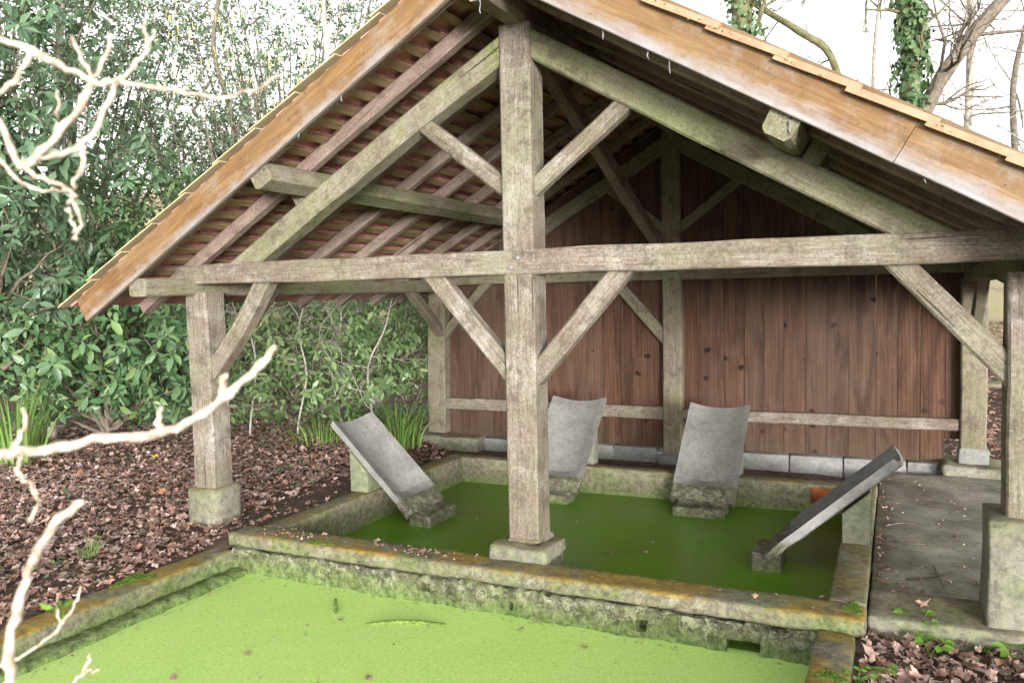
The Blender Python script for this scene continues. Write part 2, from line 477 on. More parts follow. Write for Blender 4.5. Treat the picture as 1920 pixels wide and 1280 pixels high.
def empty(name, loc=(0, 0, 0), parent=None):
    o = bpy.data.objects.new(name, None)
    o.empty_display_size = 0.1
    COL.objects.link(o)
    o.location = loc
    if parent:
        o.parent = parent
        o.matrix_parent_inverse = parent_inv(parent)
    return o


def world_of(o):
    mw = Matrix.LocRotScale(o.location, o.rotation_euler if o.rotation_mode != 'QUATERNION' else o.rotation_quaternion, o.scale)
    if o.parent:
        return world_of(o.parent) @ o.matrix_parent_inverse @ mw
    return mw


def parent_inv(p):
    return world_of(p).inverted()


def link(name, me, mat, parent=None, mw=None):
    o = bpy.data.objects.new(name, me)
    COL.objects.link(o)
    if mat and not me.materials:
        me.materials.append(mat)
    if mw is not None:
        loc, rot, sc = mw.decompose()
        o.rotation_mode = 'XYZ'
        o.location = loc
        o.rotation_euler = rot.to_euler()
        o.scale = sc
    if parent:
        o.parent = parent
        o.matrix_parent_inverse = parent_inv(parent)
    return o


def np_mesh(name, verts, quads=None, tris=None, smooth=True):
    """fast mesh from numpy arrays of faces"""
    me = bpy.data.meshes.new(name)
    verts = np.asarray(verts, dtype=np.float32)
    me.vertices.add(len(verts))
    me.vertices.foreach_set('co', verts.ravel())
    loops, starts, tot = [], [], 0
    if quads is not None and len(quads):
        q = np.asarray(quads, dtype=np.int32)
        loops.append(q.ravel())
        starts.append(np.arange(len(q)) * 4)
        tot += len(q) * 4
    if tris is not None and len(tris):
        t = np.asarray(tris, dtype=np.int32)
        loops.append(t.ravel())
        starts.append(tot + np.arange(len(t)) * 3)
    loops = np.concatenate(loops)
    starts = np.concatenate(starts).astype(np.int32)
    me.loops.add(len(loops))
    me.loops.foreach_set('vertex_index', loops)
    me.polygons.add(len(starts))
    me.polygons.foreach_set('loop_start', starts)
    if smooth:
        me.polygons.foreach_set('use_smooth', np.ones(len(starts), dtype=bool))
    me.update(calc_edges=True)
    me.validate()
    return me


def py_mesh(name, verts, faces, smooth=False):
    me = bpy.data.meshes.new(name)
    me.from_pydata([tuple(v) for v in verts], [], faces)
    me.update()
    if smooth:
        me.polygons.foreach_set('use_smooth', [True] * len(me.polygons))
    return me


def frame(p0, p1, up=Vector((0, 0, 1))):
    """matrix with local X along p0->p1, local Z near up, origin at the middle"""
    p0, p1 = Vector(p0), Vector(p1)
    x = (p1 - p0).normalized()
    up = Vector(up)
    y = up.cross(x).normalized()
    z = x.cross(y).normalized()
    mw = Matrix((x, y, z)).transposed().to_4x4()
    mw.translation = (p0 + p1) / 2
    return mw, (p1 - p0).length


def beam(name, p0, p1, w, h, mat, parent, up=(0, 0, 1), seed=0, wob=0.006, cham=0.012, bow=0.0):
    """a hewn timber: chamfered section, rings along the length that wander a little. w across, h along up"""
    mw, L = frame(p0, p1, up)
    nseg = max(4, int(L / 0.12))
    verts, faces = [], []
    c = cham
    sec = [(-w / 2 + c, -h / 2), (w / 2 - c, -h / 2), (w / 2, -h / 2 + c), (w / 2, h / 2 - c), (w / 2 - c, h / 2), (-w / 2 + c, h / 2), (-w / 2, h / 2 - c), (-w / 2, -h / 2 + c)]
    ns = len(sec)
    for i in range(nseg + 1):
        t = i / nseg
        x = -L / 2 + L * t
        b = bow * math.sin(math.pi * t)
        sp = Vector((x * 1.3, seed * 7.31, 0))
        gy = mnoise.noise(sp) * wob
        gz = mnoise.noise(sp + Vector((0, 0, 9.1))) * wob
        for k, (y, z) in enumerate(sec):
            q = Vector((x * 3.0 + seed * 3.7, y * 9, z * 9 + seed))
            verts.append((x, y + gy + mnoise.noise(q) * wob * 0.7, z + gz + b + mnoise.noise(q + Vector((5, 5, 5))) * wob * 0.7))
    for i in range(nseg):
        for k in range(ns):
            a, b2 = i * ns + k, i * ns + (k + 1) % ns
            faces.append((a, b2, b2 + ns, a + ns))
    faces.append(tuple(range(ns - 1, -1, -1)))
    faces.append(tuple(range(nseg * ns, nseg * ns + ns)))
    return link(name, py_mesh(name, verts, faces), mat, parent, mw)


def rough_box(name, lo, hi, mat, parent=None, res=0.09, amp=0.008, bev=0.012, fine=0.0, seed=0, rotz=0.0, shape=None, smooth=True):
    """a box with rounded, slightly uneven faces; local origin at the middle of its base"""
    lo, hi = Vector(lo), Vector(hi)
    c = Vector(((lo.x + hi.x) / 2, (lo.y + hi.y) / 2, lo.z))
    s = hi - lo
    bm = bmesh.new()
    bmesh.ops.create_cube(bm, size=1)
    for v in bm.verts:
        v.co = Vector((v.co.x * s.x, v.co.y * s.y, (v.co.z + 0.5) * s.z))
    if bev:
        bmesh.ops.bevel(bm, geom=list(bm.edges), offset=bev, segments=2, profile=0.5, affect='EDGES')
    for ax in range(3):
        n = int(s[ax] / res)
        start = 0.0 if ax == 2 else -s[ax] / 2
        for i in range(1, n):
            co = Vector((0, 0, 0))
            co[ax] = start + s[ax] * i / n
            no = Vector((0, 0, 0))
            no[ax] = 1
            bmesh.ops.bisect_plane(bm, geom=list(bm.verts) + list(bm.edges) + list(bm.faces), plane_co=co, plane_no=no)
    bm.normal_update()
    sd = Vector((seed * 13.7 + 1.1, seed * 5.3, seed * 2.9))
    for v in bm.verts:
        p = v.co + c
        d = mnoise.noise(p * 3.1 + sd) * amp + mnoise.noise(p * 11 + sd) * amp * 0.5
        if fine:
            d += mnoise.noise(p * 34 + sd) * fine
        v.co += v.normal * d
        if shape:
            v.co = shape(v.co)
    me = bpy.data.meshes.new(name)
    bm.to_mesh(me)
    bm.free()
    if smooth:
        me.polygons.foreach_set('use_smooth', [True] * len(me.polygons))
    mw = Matrix.Translation(c) @ Matrix.Rotation(rotz, 4, 'Z')
    return link(name, me, mat, parent, mw)


def tubes(polys, sides=6):
    """polys: list of (points Nx3, radii N) -> verts, quads (ends closed by tapering)"""
    V, Q = [], []
    base = 0
    for pts, rad in polys:
        pts = np.asarray(pts, dtype=float)
        rad = np.asarray(rad, dtype=float)
        n = len(pts)
        if n < 2:
            continue
        tan = np.gradient(pts, axis=0)
        tan /= np.linalg.norm(tan, axis=1)[:, None] + 1e-9
        ref = np.array([0.0, 0.0, 1.0]) if abs(tan[0, 2]) < 0.9 else np.array([1.0, 0.0, 0.0])
        u = np.cross(tan, ref)
        u /= np.linalg.norm(u, axis=1)[:, None] + 1e-9
        w = np.cross(tan, u)
        a = np.linspace(0, 2 * np.pi, sides, endpoint=False)
        ring = pts[:, None, :] + rad[:, None, None] * (u[:, None, :] * np.cos(a)[None, :, None] + w[:, None, :] * np.sin(a)[None, :, None])
        V.append(ring.reshape(-1, 3))
        i = np.arange(n - 1)[:, None] * sides
        k = np.arange(sides)[None, :]
        k2 = (k + 1) % sides
        q = np.stack([i + k, i + k2, i + sides + k2, i + sides + k], axis=-1).reshape(-1, 4) + base
        Q.append(q)
        # caps
        for st in (0, (n - 1) * sides):
            if sides == 4:
                Q.append(np.array([[st, st + 1, st + 2, st + 3]]) + base)
            elif sides == 6:
                Q.append(np.array([[st, st + 1, st + 2, st + 3], [st, st + 3, st + 4, st + 5]]) + base)
        base += n * sides
    return np.concatenate(V), np.concatenate(Q)


def unit(a):
    return a / (np.linalg.norm(a, axis=-1, keepdims=True) + 1e-9)


def leaf_mesh(name, p, d, nrm, ln, wd, fold=0.25, droop=0.15):
    """many folded leaves: p base, d axis, nrm upward side, ln length, wd half width"""
    p, d = np.asarray(p, float), unit(np.asarray(d, float))
    nrm = np.asarray(nrm, float)
    s = unit(np.cross(d, nrm))
    nn = np.cross(s, d)
    ln = np.asarray(ln)[:, None]
    wd = np.asarray(wd)[:, None]
    base = p
    mid = p + d * ln * 0.5
    l = p + d * ln * 0.42 - s * wd + nn * wd * fold
    r = p + d * ln * 0.42 + s * wd + nn * wd * fold
    l2 = p + d * ln * 0.74 - s * wd * 0.72 + nn * (wd * fold * 0.6 - ln * droop * 0.4)
    r2 = p + d * ln * 0.74 + s * wd * 0.72 + nn * (wd * fold * 0.6 - ln * droop * 0.4)
    tip = p + d * ln - nn * ln * droop
    V = np.stack([base, l, mid, r, l2, r2, tip], axis=1).reshape(-1, 3)
    b = np.arange(len(p))[:, None] * 7
    q = np.concatenate([b + np.array([0, 2, 4, 1]), b + np.array([0, 3, 5, 2])], axis=0)
    t = b + np.array([2, 5, 6])
    t2 = b + np.array([2, 6, 4])
    return np_mesh(name, V, q, np.concatenate([t, t2]))


# ---------------------------------------------------------------- the ground
def sm(a, b, x):
    t = np.clip((x - a) / (b - a), 0, 1)
    return t * t * (3 - 2 * t)


def gz(x, y):
    x, y = np.asarray(x, float), np.asarray(y, float)
    z = -0.06 + 0 * x
    z = z - 0.06 * sm(1.5, 2.0, x)
    z = z - 0.05 * sm(0.2, -0.6, y) * sm(0.0, -1.0, x)
    z = z - 0.11 * sm(1.8, 3.0, y) * sm(-3.0, -2.4, x) * sm(2.6, 1.9, x)
    z = z + 0.22 * sm(7, 12, y) * (np.clip(y - 7, 0, 45)) * 0.9
    z = z + 0.10 * np.clip(-x - 9, 0, 30) * sm(9, 14, -x)
    z = z + 0.02 * np.sin(x * 1.3 + 2) * np.sin(y * 1.7) * sm(2.3, 4, np.abs(x))
    return z


xs = np.unique(np.concatenate([np.linspace(-70, -10, 25), np.linspace(-10, -2.0, 33), [-2.0, 1.78], np.linspace(-2.0, 1.78, 10), np.linspace(1.78, 8, 26), np.linspace(8, 70, 25)]).round(4))
ys = np.unique(np.concatenate([np.linspace(-40, -6, 14), np.linspace(-6, -3.8, 6), [-3.8, 2.6], np.linspace(-3.8, 2.6, 26), np.linspace(2.6, 12, 38), np.linspace(12, 90, 32)]).round(4))
GX, GY = np.meshgrid(xs, ys)
GZ = gz(GX, GY)
idx = np.arange(GX.size).reshape(GX.shape)
q = np.stack([idx[:-1, :-1], idx[:-1, 1:], idx[1:, 1:], idx[1:, :-1]], -1)
cx = (GX[:-1, :-1] + GX[1:, 1:]) / 2
cy = (GY[:-1, :-1] + GY[1:, 1:]) / 2
keep = ~((cx > -2.0) & (cx < 1.78) & (cy > -3.8) & (cy < 2.6))
gme = np_mesh('ground', np.stack([GX.ravel(), GY.ravel(), GZ.ravel()], 1), q[keep])
tag(link('ground', gme, M['ground']), kind='structure')

# ---------------------------------------------------------------- water of the two pools
WZ = -0.24


def sheet(name, x0, x1, y0, y1, z, mat, nx=40, ny=40, amp=0.0015):
    X, Y = np.meshgrid(np.linspace(x0, x1, nx), np.linspace(y0, y1, ny))
    Z = z + amp * np.sin(X * 9 + np.cos(Y * 5) * 2) * np.cos(Y * 8)
    i = np.arange(X.size).reshape(X.shape)
    qq = np.stack([i[:-1, :-1], i[:-1, 1:], i[1:, 1:], i[1:, :-1]], -1).reshape(-1, 4)
    return link(name, np_mesh(name, np.stack([X.ravel(), Y.ravel(), Z.ravel()], 1), qq), mat)


w1 = sheet('water', -1.99, 1.72, -3.75, -0.262, WZ, M['duckweed'])
tag(w1, kind='structure')
w2 = sheet('water', -1.80, 1.73, -0.2615, 2.53, WZ, M['pond'], amp=0.0006)
tag(w2, kind='structure')

# ---------------------------------------------------------------- the basins
basin = tag(empty('washing_basin', (0, 1.2, -0.24)), 'sheltered concrete washing basin with dark green water under the tiled roof', 'basin')
front = tag(empty('front_basin', (0, -2.0, -0.24)), 'open concrete basin covered in bright green duckweed in front of the shelter', 'basin')


def cut(o, lo, hi):
    """cut a box-shaped opening into a wall"""
    bm = bmesh.new()
    bmesh.ops.create_cube(bm, size=1)
    lo, hi = Vector(lo), Vector(hi)
    for v in bm.verts:
        v.co = Vector(((v.co.x + 0.5) * (hi.x - lo.x) + lo.x, (v.co.y + 0.5) * (hi.y - lo.y) + lo.y, (v.co.z + 0.5) * (hi.z - lo.z) + lo.z))
        v.co += Vector((random.uniform(-1, 1), 0, random.uniform(-1, 1))) * 0.008
    me = bpy.data.meshes.new('cutter')
    bm.to_mesh(me)
    bm.free()
    c = bpy.data.objects.new('cutter', me)
    COL.objects.link(c)
    md = o.modifiers.new('cut', 'BOOLEAN')
    md.object = c
    md.operation = 'DIFFERENCE'
    bpy.context.view_layer.update()
    dg = bpy.context.evaluated_depsgraph_get()
    new = bpy.data.meshes.new_from_object(o.evaluated_get(dg))
    o.modifiers.clear()
    old = o.data
    o.data = new
    bpy.data.meshes.remove(old)
    bpy.data.objects.remove(c)
    bpy.data.meshes.remove(me)


# wall between the basins: rough masonry below, rounded cap above
dv = rough_box('masonry_wall', (-1.97, -0.318, -0.75), (1.80, -0.075, -0.085), M['masonry'], basin, 0.026, 0.026, 0.01, 0.024, 1)
cut(dv, (1.235, -0.5, -0.34), (1.40, 0.2, -0.170))
cut(dv, (0.772, -0.5, -0.205), (0.832, -0.22, -0.148))
cut(dv, (0.05, -0.5, -0.20), (0.075, -0.24, -0.165))
cut(dv, (-0.52, -0.5, -0.175), (-0.47, -0.27, -0.13))
rough_box('cap', (-2.034, -0.292, -0.087), (1.868, -0.055, 0.0), M['curb'], basin, 0.05, 0.007, 0.022, 0.003, 2)
# curbs of the sheltered basin
rough_box('curb', (-1.935, -0.06, -0.75), (-1.762, 2.50, -0.004), M['curb_in'], basin, 0.06, 0.006, 0.014, 0.003, 3)
rough_box('curb', (-1.945, 2.492, -0.75), (1.872, 2.665, -0.008), M['curb_in'], basin, 0.06, 0.007, 0.014, 0.004, 4)
rough_box('curb', (1.690, -0.06, -0.75), (1.863, 2.495, 0.002), M['curb_in'], basin, 0.06, 0.006, 0.014, 0.003, 5)
rp = rough_box('rusty_panel', (1.385, 2.480, -0.165), (1.66, 2.493, -0.035), M['rust'], basin, 0.05, 0.003, 0.004, 0.002, 6)
tag(rp, 'rust orange painted patch on the inner face of the back curb')
# curbs of the open basin
rough_box('curb', (-2.135, -3.9, -0.75), (-1.945, -0.30, -0.098), M['curb'], front, 0.055, 0.012, 0.015, 0.006, 7)
rough_box('ledge', (-1.96, -3.9, -0.75), (-1.83, -0.31, -0.205), M['masonry'], front, 0.035, 0.02, 0.03, 0.018, 8)
rough_box('curb', (1.655, -3.9, -0.75), (1.822, -0.297, -0.062), M['curb'], front, 0.055, 0.009, 0.015, 0.004, 9)
rough_box('curb', (-2.135, -4.07, -0.75), (1.822, -3.72, -0.09), M['curb'], front, 0.09, 0.010, 0.015, 0.004, 10)

# apron beside the basin and its threshold beam
tag(rough_box('pavement', (1.872, 0.235, -0.35), (3.3, 3.50, -0.078), M['apron'], None, 0.12, 0.008, 0.01, 0.003, 11), kind='structure')
th = rough_box('threshold', (1.868, -0.16, -0.35), (2.62, 0.245, -0.018), M['pedestal'], None, 0.06, 0.008, 0.02, 0.003, 12)
tag(th, 'pale concrete threshold step between basin and right hand pedestal', 'step')

# ---------------------------------------------------------------- washing slabs
def washing_slab(label, hi, lo, across, width, blk, pil):
    """hi/lo: the high and low end of the near long edge (top face); across: unit vector along the width"""
    hi, lo, across = Vector(hi), Vector(lo), Vector(across)
    ctr = lo + across * width / 2
    root = tag(empty('washing_slab', (ctr.x, ctr.y, WZ)), label, 'slab', 'tilted concrete washing slabs')
    d = (hi - lo)
    L = d.length
    d.normalize()
    nrm = across.cross(d)
    if nrm.z < 0:
        nrm = -nrm
    nu, nv = 12, 22
    th_, dip = 0.060, 0.070
    agg = 0.15                                   # lower, exposed aggregate end
    for part, (v0, v1) in (('slab', (agg, 1.0)), ('aggregate_end', (0.0, agg))):
        verts, faces = [], []
        rows = nv if part == 'slab' else 6
        for j in range(rows + 1):
            t = v0 + (v1 - v0) * j / rows
            for side in (0, 1):
                for i in range(nu + 1):
                    s = i / nu
                    p = lo + d * (t * L) + across * (s * width)
                    fade = min(1.0, max(0.0, (t - 0.10) / 0.12))
                    k = (1 - (2 * s - 1) ** 2) * dip * fade
                    rim = 0.0 if 0.03 < s < 0.97 else -0.008
                    nz_ = mnoise.noise(p * 6) * 0.003
                    if part == 'aggregate_end':
                        nz_ += mnoise.noise(p * 45) * 0.004 - 0.012 * (1 - t / agg)
                    if side == 0:
                        q_ = p + nrm * (-k + rim + nz_)
                    else:
                        q_ = p + nrm * (-th_ - 0.5 * k + nz_)
                        q_ += (across * (0.008 if s < 0.03 else -0.008 if s > 0.97 else 0))
                    verts.append(q_ - ctr)
        w = nu + 1
        for j in range(rows):
            a, b = j * 2 * w, (j + 1) * 2 * w
            for i in range(nu):
                faces.append((a + i, a + i + 1, b + i + 1, b + i))
                faces.append((a + w + i, b + w + i, b + w + i + 1, a + w + i + 1))
            faces.append((a, b, b + w, a + w))
            faces.append((a + nu, a + w + nu, b + w + nu, b + nu))
        for i in range(nu):
            faces.append((i, w + i, w + i + 1, i + 1))
            e = rows * 2 * w
            faces.append((e + i, e + i + 1, e + w + i + 1, e + w + i))
        bm = bmesh.new()
        me = py_mesh(part, verts, faces)
        bm.from_mesh(me)
        bmesh.ops.recalc_face_normals(bm, faces=bm.faces)
        bm.to_mesh(me)
        bm.free()
        link(part, me, M['slab'] if part == 'slab' else M['aggregate'], root, Matrix.Translation(ctr))
    # a block under the high end, cut to the slope of the slab
    bl, bh = Vector(blk[0]), Vector(blk[1])

    def shp(co):
        c0 = Vector(((bl.x + bh.x) / 2, (bl.y + bh.y) / 2, bl.z))
        p = co + c0
        # height of the slab's underside above this point
        hd = Vector((d.x, d.y, 0))
        run = hd.length
        hd.normalize()
        u = (p - lo).dot(hd)
        zt = lo.z + u * d.z / run - (th_ + 0.5 * dip) / run
        f = (co.z) / (bh.z - bl.z)
        return Vector((co.x, co.y, f * (zt - bl.z)))
    rough_box('support_block', bl, bh, M['support'], root, 0.06, 0.004, 0.008, 0.002, int(abs(hi.x) * 10), shape=shp)
    pl, ph = Vector(pil[0]), Vector(pil[1])

    def shp2(co):
        c0 = Vector(((pl.x + ph.x) / 2, (pl.y + ph.y) / 2, pl.z))
        p = co + c0
        hd = Vector((d.x, d.y, 0))
        run = hd.length
        hd.normalize()
        u = (p - lo).dot(hd)
        zt = lo.z + max(u, 0.0) * d.z / run - 0.03
        f = (co.z) / (ph.z - pl.z)
        return Vector((co.x, co.y, f * (zt - pl.z)))
    rough_box('foot_pillar', pl, ph, M['aggregate'], root, 0.035, 0.006, 0.014, 0.004, int(abs(hi.y) * 10), shape=shp2)
    return root


washing_slab('tilted grey concrete washing slab on the left curb beside the leaf litter',
             (-2.085, 0.955, 0.565), (-1.375, 0.955, -0.125), (0, 1, 0), 0.545,
             ((-1.963, 0.985, -0.01), (-1.795, 1.46, 0.4)), ((-1.445, 1.01, -0.75), (-1.25, 1.44, -0.05)))
washing_slab('grey concrete washing slab on the back curb, half hidden by the middle post',
             (-0.45, 2.905, 0.57), (-0.45, 2.10, -0.135), (-1, 0, 0), 0.53,
             ((-0.96, 2.60, -0.02), (-0.475, 2.745, 0.4)), ((-0.93, 2.03, -0.75), (-0.515, 2.235, -0.05)))
washing_slab('grey concrete washing slab facing forward below the rear middle post',
             (0.845, 2.985, 0.545), (0.845, 2.195, -0.14), (-1, 0, 0), 0.525,
             ((0.34, 2.60, -0.02), (0.825, 2.745, 0.4)), ((0.382, 2.03, -0.75), (0.79, 2.24, -0.05)))
washing_slab('grey concrete washing slab seen edge-on, resting on the right curb',
             (1.972, 0.86, 0.553), (1.245, 0.86, -0.095), (0, 1, 0), 0.47,
             ((1.70, 0.92, -0.005), (1.855, 1.30, 0.4)), ((1.163, 0.945, -0.75), (1.345, 1.27, -0.05)))

# ---------------------------------------------------------------- the wash house: frame
S = 0.585                                             # roof slope
SL = Vector((-1, 0, -S)).normalized()                 # down the left slope
SR = Vector((1, 0, -S)).normalized()
NL = Vector((-S, 0, 1)).normalized()                  # out of the left slope
NR = Vector((S, 0, 1)).normalized()
D = 3.63                                              # second truss
house = tag(empty('wash_house', (0, 1.8, -0.05)), 'open timber wash house with a red tiled gable roof and a plank back wall', 'wash house')
Y = Vector((0, 1, 0))


def V(x, y, z):
    return Vector((x, y, z))


sd = 0


def nb(name, p0, p1, w, h, mat, up=(0, 0, 1), **k):
    global sd
    sd += 1
    return beam(name, p0, p1, w, h, M[mat], house, up, seed=sd, **k)


# posts (local X runs up the post)
nb('post', V(-0.002, 0.0975, 0.10), V(-0.002, 0.0975, 3.085), 0.195, 0.195, 'oak_post', up=(1, 0, 0), wob=0.005)
nb('post', V(-2.515, 0.095, 0.17), V(-2.53, 0.095, 1.60), 0.20, 0.20, 'oak_post', up=(1, 0, 0), wob=0.010, cham=0.018)
nb('post', V(2.55, 0.10, 0.44), V(2.55, 0.10, 1.60), 0.21, 0.21, 'oak_post', up=(1, 0, 0), wob=0.006)
nb('post', V(-0.002, D + 0.08, -0.09), V(-0.002, D + 0.08, 3.085), 0.17, 0.19, 'oak_back', up=(1, 0, 0), wob=0.004)
nb('post', V(-2.70, D + 0.07, 0.0), V(-2.66, D + 0.07, 1.60), 0.18, 0.22, 'oak_back', up=(1, 0, 0), wob=0.006)
nb('post', V(2.60, D + 0.07, 0.14), V(2.60, D + 0.07, 1.60), 0.18, 0.20, 'oak_back', up=(1, 0, 0), wob=0.006)
# tie beams
nb('tie_beam', V(-2.70, 0.075, 1.727), V(2.85, 0.075, 1.727), 0.175, 0.143, 'oak_post', wob=0.011, cham=0.008)
nb('tie_beam', V(-2.85, D + 0.08, 1.72), V(2.85, D + 0.08, 1.72), 0.15, 0.14, 'oak_back', wob=0.006)
# principal rafters, struts and braces of both trusses
PT = 3.10
for yy, mt in ((0.09, 'oak_green'), (D + 0.08, 'oak_back')):
    for s in (-1, 1):
        pv = 0.17
        mid = PT - pv / 2
        n_ = NL if s < 0 else NR
        nb('principal_rafter', V(s * 0.02, yy, mid - S * 0.02), V(s * 2.22, yy, mid - S * 2.22), 0.14, 0.148, mt, up=n_, wob=0.007, bow=0.008 if s < 0 else 0)
        w_ = 0.085 if yy < 1 else 0.09
        nb('strut', V(s * 0.70, yy - 0.005, 2.63), V(s * 0.05, yy - 0.005, 2.13), w_, 0.098, 'oak_post' if yy < 1 else mt, up=(s * -0.5, 0, 0.65), wob=0.005)
        if yy > 1 and s > 0:
            continue
        nb('brace', V(s * 0.64, yy - 0.01, 1.71), V(s * 0.05, yy - 0.01, 1.035), 0.10, 0.112, 'oak_post' if yy < 1 else mt, up=(s * -0.65, 0, 0.6), wob=0.006)
nb('brace', V(-1.93, 0.085, 1.70), V(-2.50, 0.085, 0.98), 0.11, 0.12, 'oak_post', up=(-0.7, 0, 0.6), wob=0.008, bow=-0.03)
nb('brace', V(1.93, 0.085, 1.73), V(2.53, 0.085, 1.065), 0.11, 0.115, 'oak_post', up=(0.7, 0, 0.6), wob=0.006)
nb('brace', V(-2.02, D + 0.06, 1.70), V(-2.64, D + 0.06, 1.06), 0.09, 0.10, 'oak_back', up=(-0.7, 0, 0.6))
# braces along the eaves
nb('brace', V(-2.56, 2.80, 1.68), V(-2.62, D + 0.04, 1.10), 0.09, 0.11, 'oak_back', up=(0, -0.6, 0.8))
nb('brace', V(-2.53, 0.85, 1.64), V(-2.53, 0.12, 1.00), 0.07, 0.10, 'oak_post', up=(0, 0.6, 0.8))
nb('brace', V(2.60, 2.85, 1.66), V(2.60, D + 0.04, 1.10), 0.09, 0.11, 'oak_back', up=(0, -0.6, 0.8))
# wall plates, purlins, ridge
nb('wall_plate', V(-2.59, -0.43, 1.636), V(-2.59, D + 0.42, 1.636), 0.155, 0.118, 'oak_green', wob=0.008)
nb('wall_plate', V(2.60, -0.43, 1.636), V(2.60, D + 0.42, 1.636), 0.155, 0.118, 'oak_green', wob=0.006)
for s in (-1, 1):
    n_ = NL if s < 0 else NR
    c_ = V(s * 1.475, 0, PT - S * 1.475) + n_ * 0.064
    nb('purlin', c_ + Y * -0.425, c_ + Y * (D + 0.42), 0.145, 0.13, 'oak_green', up=n_, wob=0.008, cham=0.022)
    for yy in (0.085, D + 0.08):
        b0 = V(s * 1.59, yy, PT - S * 1.59)
        o = nb('purlin_block', b0 - n_ * 0.02, b0 + n_ * 0.125, 0.09, 0.10, 'oak_green', up=(s, 0, -S), wob=0.002)
nb('ridge_beam', V(0, -0.43, 3.155), V(0, D + 0.42, 3.155), 0.155, 0.15, 'oak_brown', wob=0.010, cham=0.03)
nb('wind_brace', V(-0.0, 0.17, 3.06), V(-0.0, D + 0.04, 1.775), 0.085, 0.125, 'oak_brown', up=(0, 0.36, 0.93), wob=0.006)
# horizontal rail of the back wall
nb('rail', V(-2.63, D + 0.045, 0.335), V(-0.08, D + 0.045, 0.325), 0.07, 0.13, 'oak_post', wob=0.006)
nb('rail', V(0.08, D + 0.045, 0.325), V(2.53, D + 0.045, 0.335), 0.07, 0.105, 'oak_post', wob=0.005)
# bolts through the tie
for x, z in ((0.012, 1.752), (-0.035, 1.697)):
    bm = bmesh.new()
    bmesh.ops.create_cone(bm, cap_ends=True, segments=10, radius1=0.012, radius2=0.009, depth=0.02)
    me = bpy.data.meshes.new('bolt')
    bm.to_mesh(me)
    bm.free()
    link('bolt', me, M['bolt'], house, Matrix.Translation((x, -0.022, z)) @ Matrix.Rotation(math.radians(90), 4, 'X'))
# mortise in the rear king post
me = rough_box('mortise', (-0.022, D - 0.020, 2.19), (0.012, D - 0.003, 2.45), M['oak_brown'], house, 0.2, 0.0, 0.002)

# pedestals
def ped(lo, hi, seed, bev=0.02, amp=0.012, mat='pedestal', sub='pedestal', shape=None):
    return rough_box(sub, lo, hi, M[mat], house, 0.06, amp, bev, 0.004, seed, shape=shape)


ped((-0.175, -0.095, -0.02), (0.175, 0.27, 0.070), 21, 0.014, 0.035)
ped((-0.115, -0.03, 0.05), (0.115, 0.23, 0.112), 22, 0.03, 0.016)
rough_box('foundation', (-0.16, -0.05, -0.75), (0.165, 0.25, -0.015), M['aggregate'], house, 0.06, 0.012, 0.02, 0.006, 23)


def round_ped(co):
    r = math.hypot(co.x, co.y)
    if r > 1e-6:
        f = min(1.0, 0.168 / r)
        k = 0.55
        co = Vector((co.x * (1 - k + k * f), co.y * (1 - k + k * f), co.z))
    return co


ped((-2.665, -0.055, -0.2), (-2.365, 0.245, 0.195), 24, 0.035, 0.010, shape=round_ped)
ped((2.375, -0.085, -0.25), (2.76, 0.30, 0.47), 25, 0.012, 0.010)
ped((-2.97, D - 0.14, -0.30), (-2.12, D + 0.25, -0.015), 26, 0.03, 0.02)
ped((2.49, D - 0.03, 0.01), (2.72, D + 0.20, 0.145), 27, 0.012, 0.005, 'block')
ped((2.36, D - 0.16, -0.30), (2.86, D + 0.30, 0.012), 28, 0.04, 0.03)
ped((-0.14, D - 0.05, -0.32), (0.14, D + 0.20, -0.085), 29, 0.015, 0.008, 'block')

# block plinth under the plank wall
plinth = empty('plinth', (0, D, -0.2), house)
rough_box('mortar_bed', (-2.12, D + 0.012, -0.40), (2.36, D + 0.172, -0.058), M['mortar'], plinth, 0.15, 0.003, 0.005, 0, 31)
bx = -2.10
k = 0
while bx < 2.30:
    w_ = [0.50, 0.47, 0.52, 0.49, 0.45][k % 5]
    if -0.16 < bx < 0.14:
        bx = 0.155
    e = min(bx + w_, 2.345)
    if bx < -0.16 < e:
        e = -0.155
    if e - bx > 0.08:
        top = -0.055 + 0.03 * (bx + 2.1) / 4.4 + 0.02
        rough_box('concrete_block', (bx, D - 0.012, -0.33), (e - 0.014, D + 0.19, top), M['block'], plinth, 0.16, 0.004, 0.008, 0.002, 40 + k)
    bx = e
    k += 1

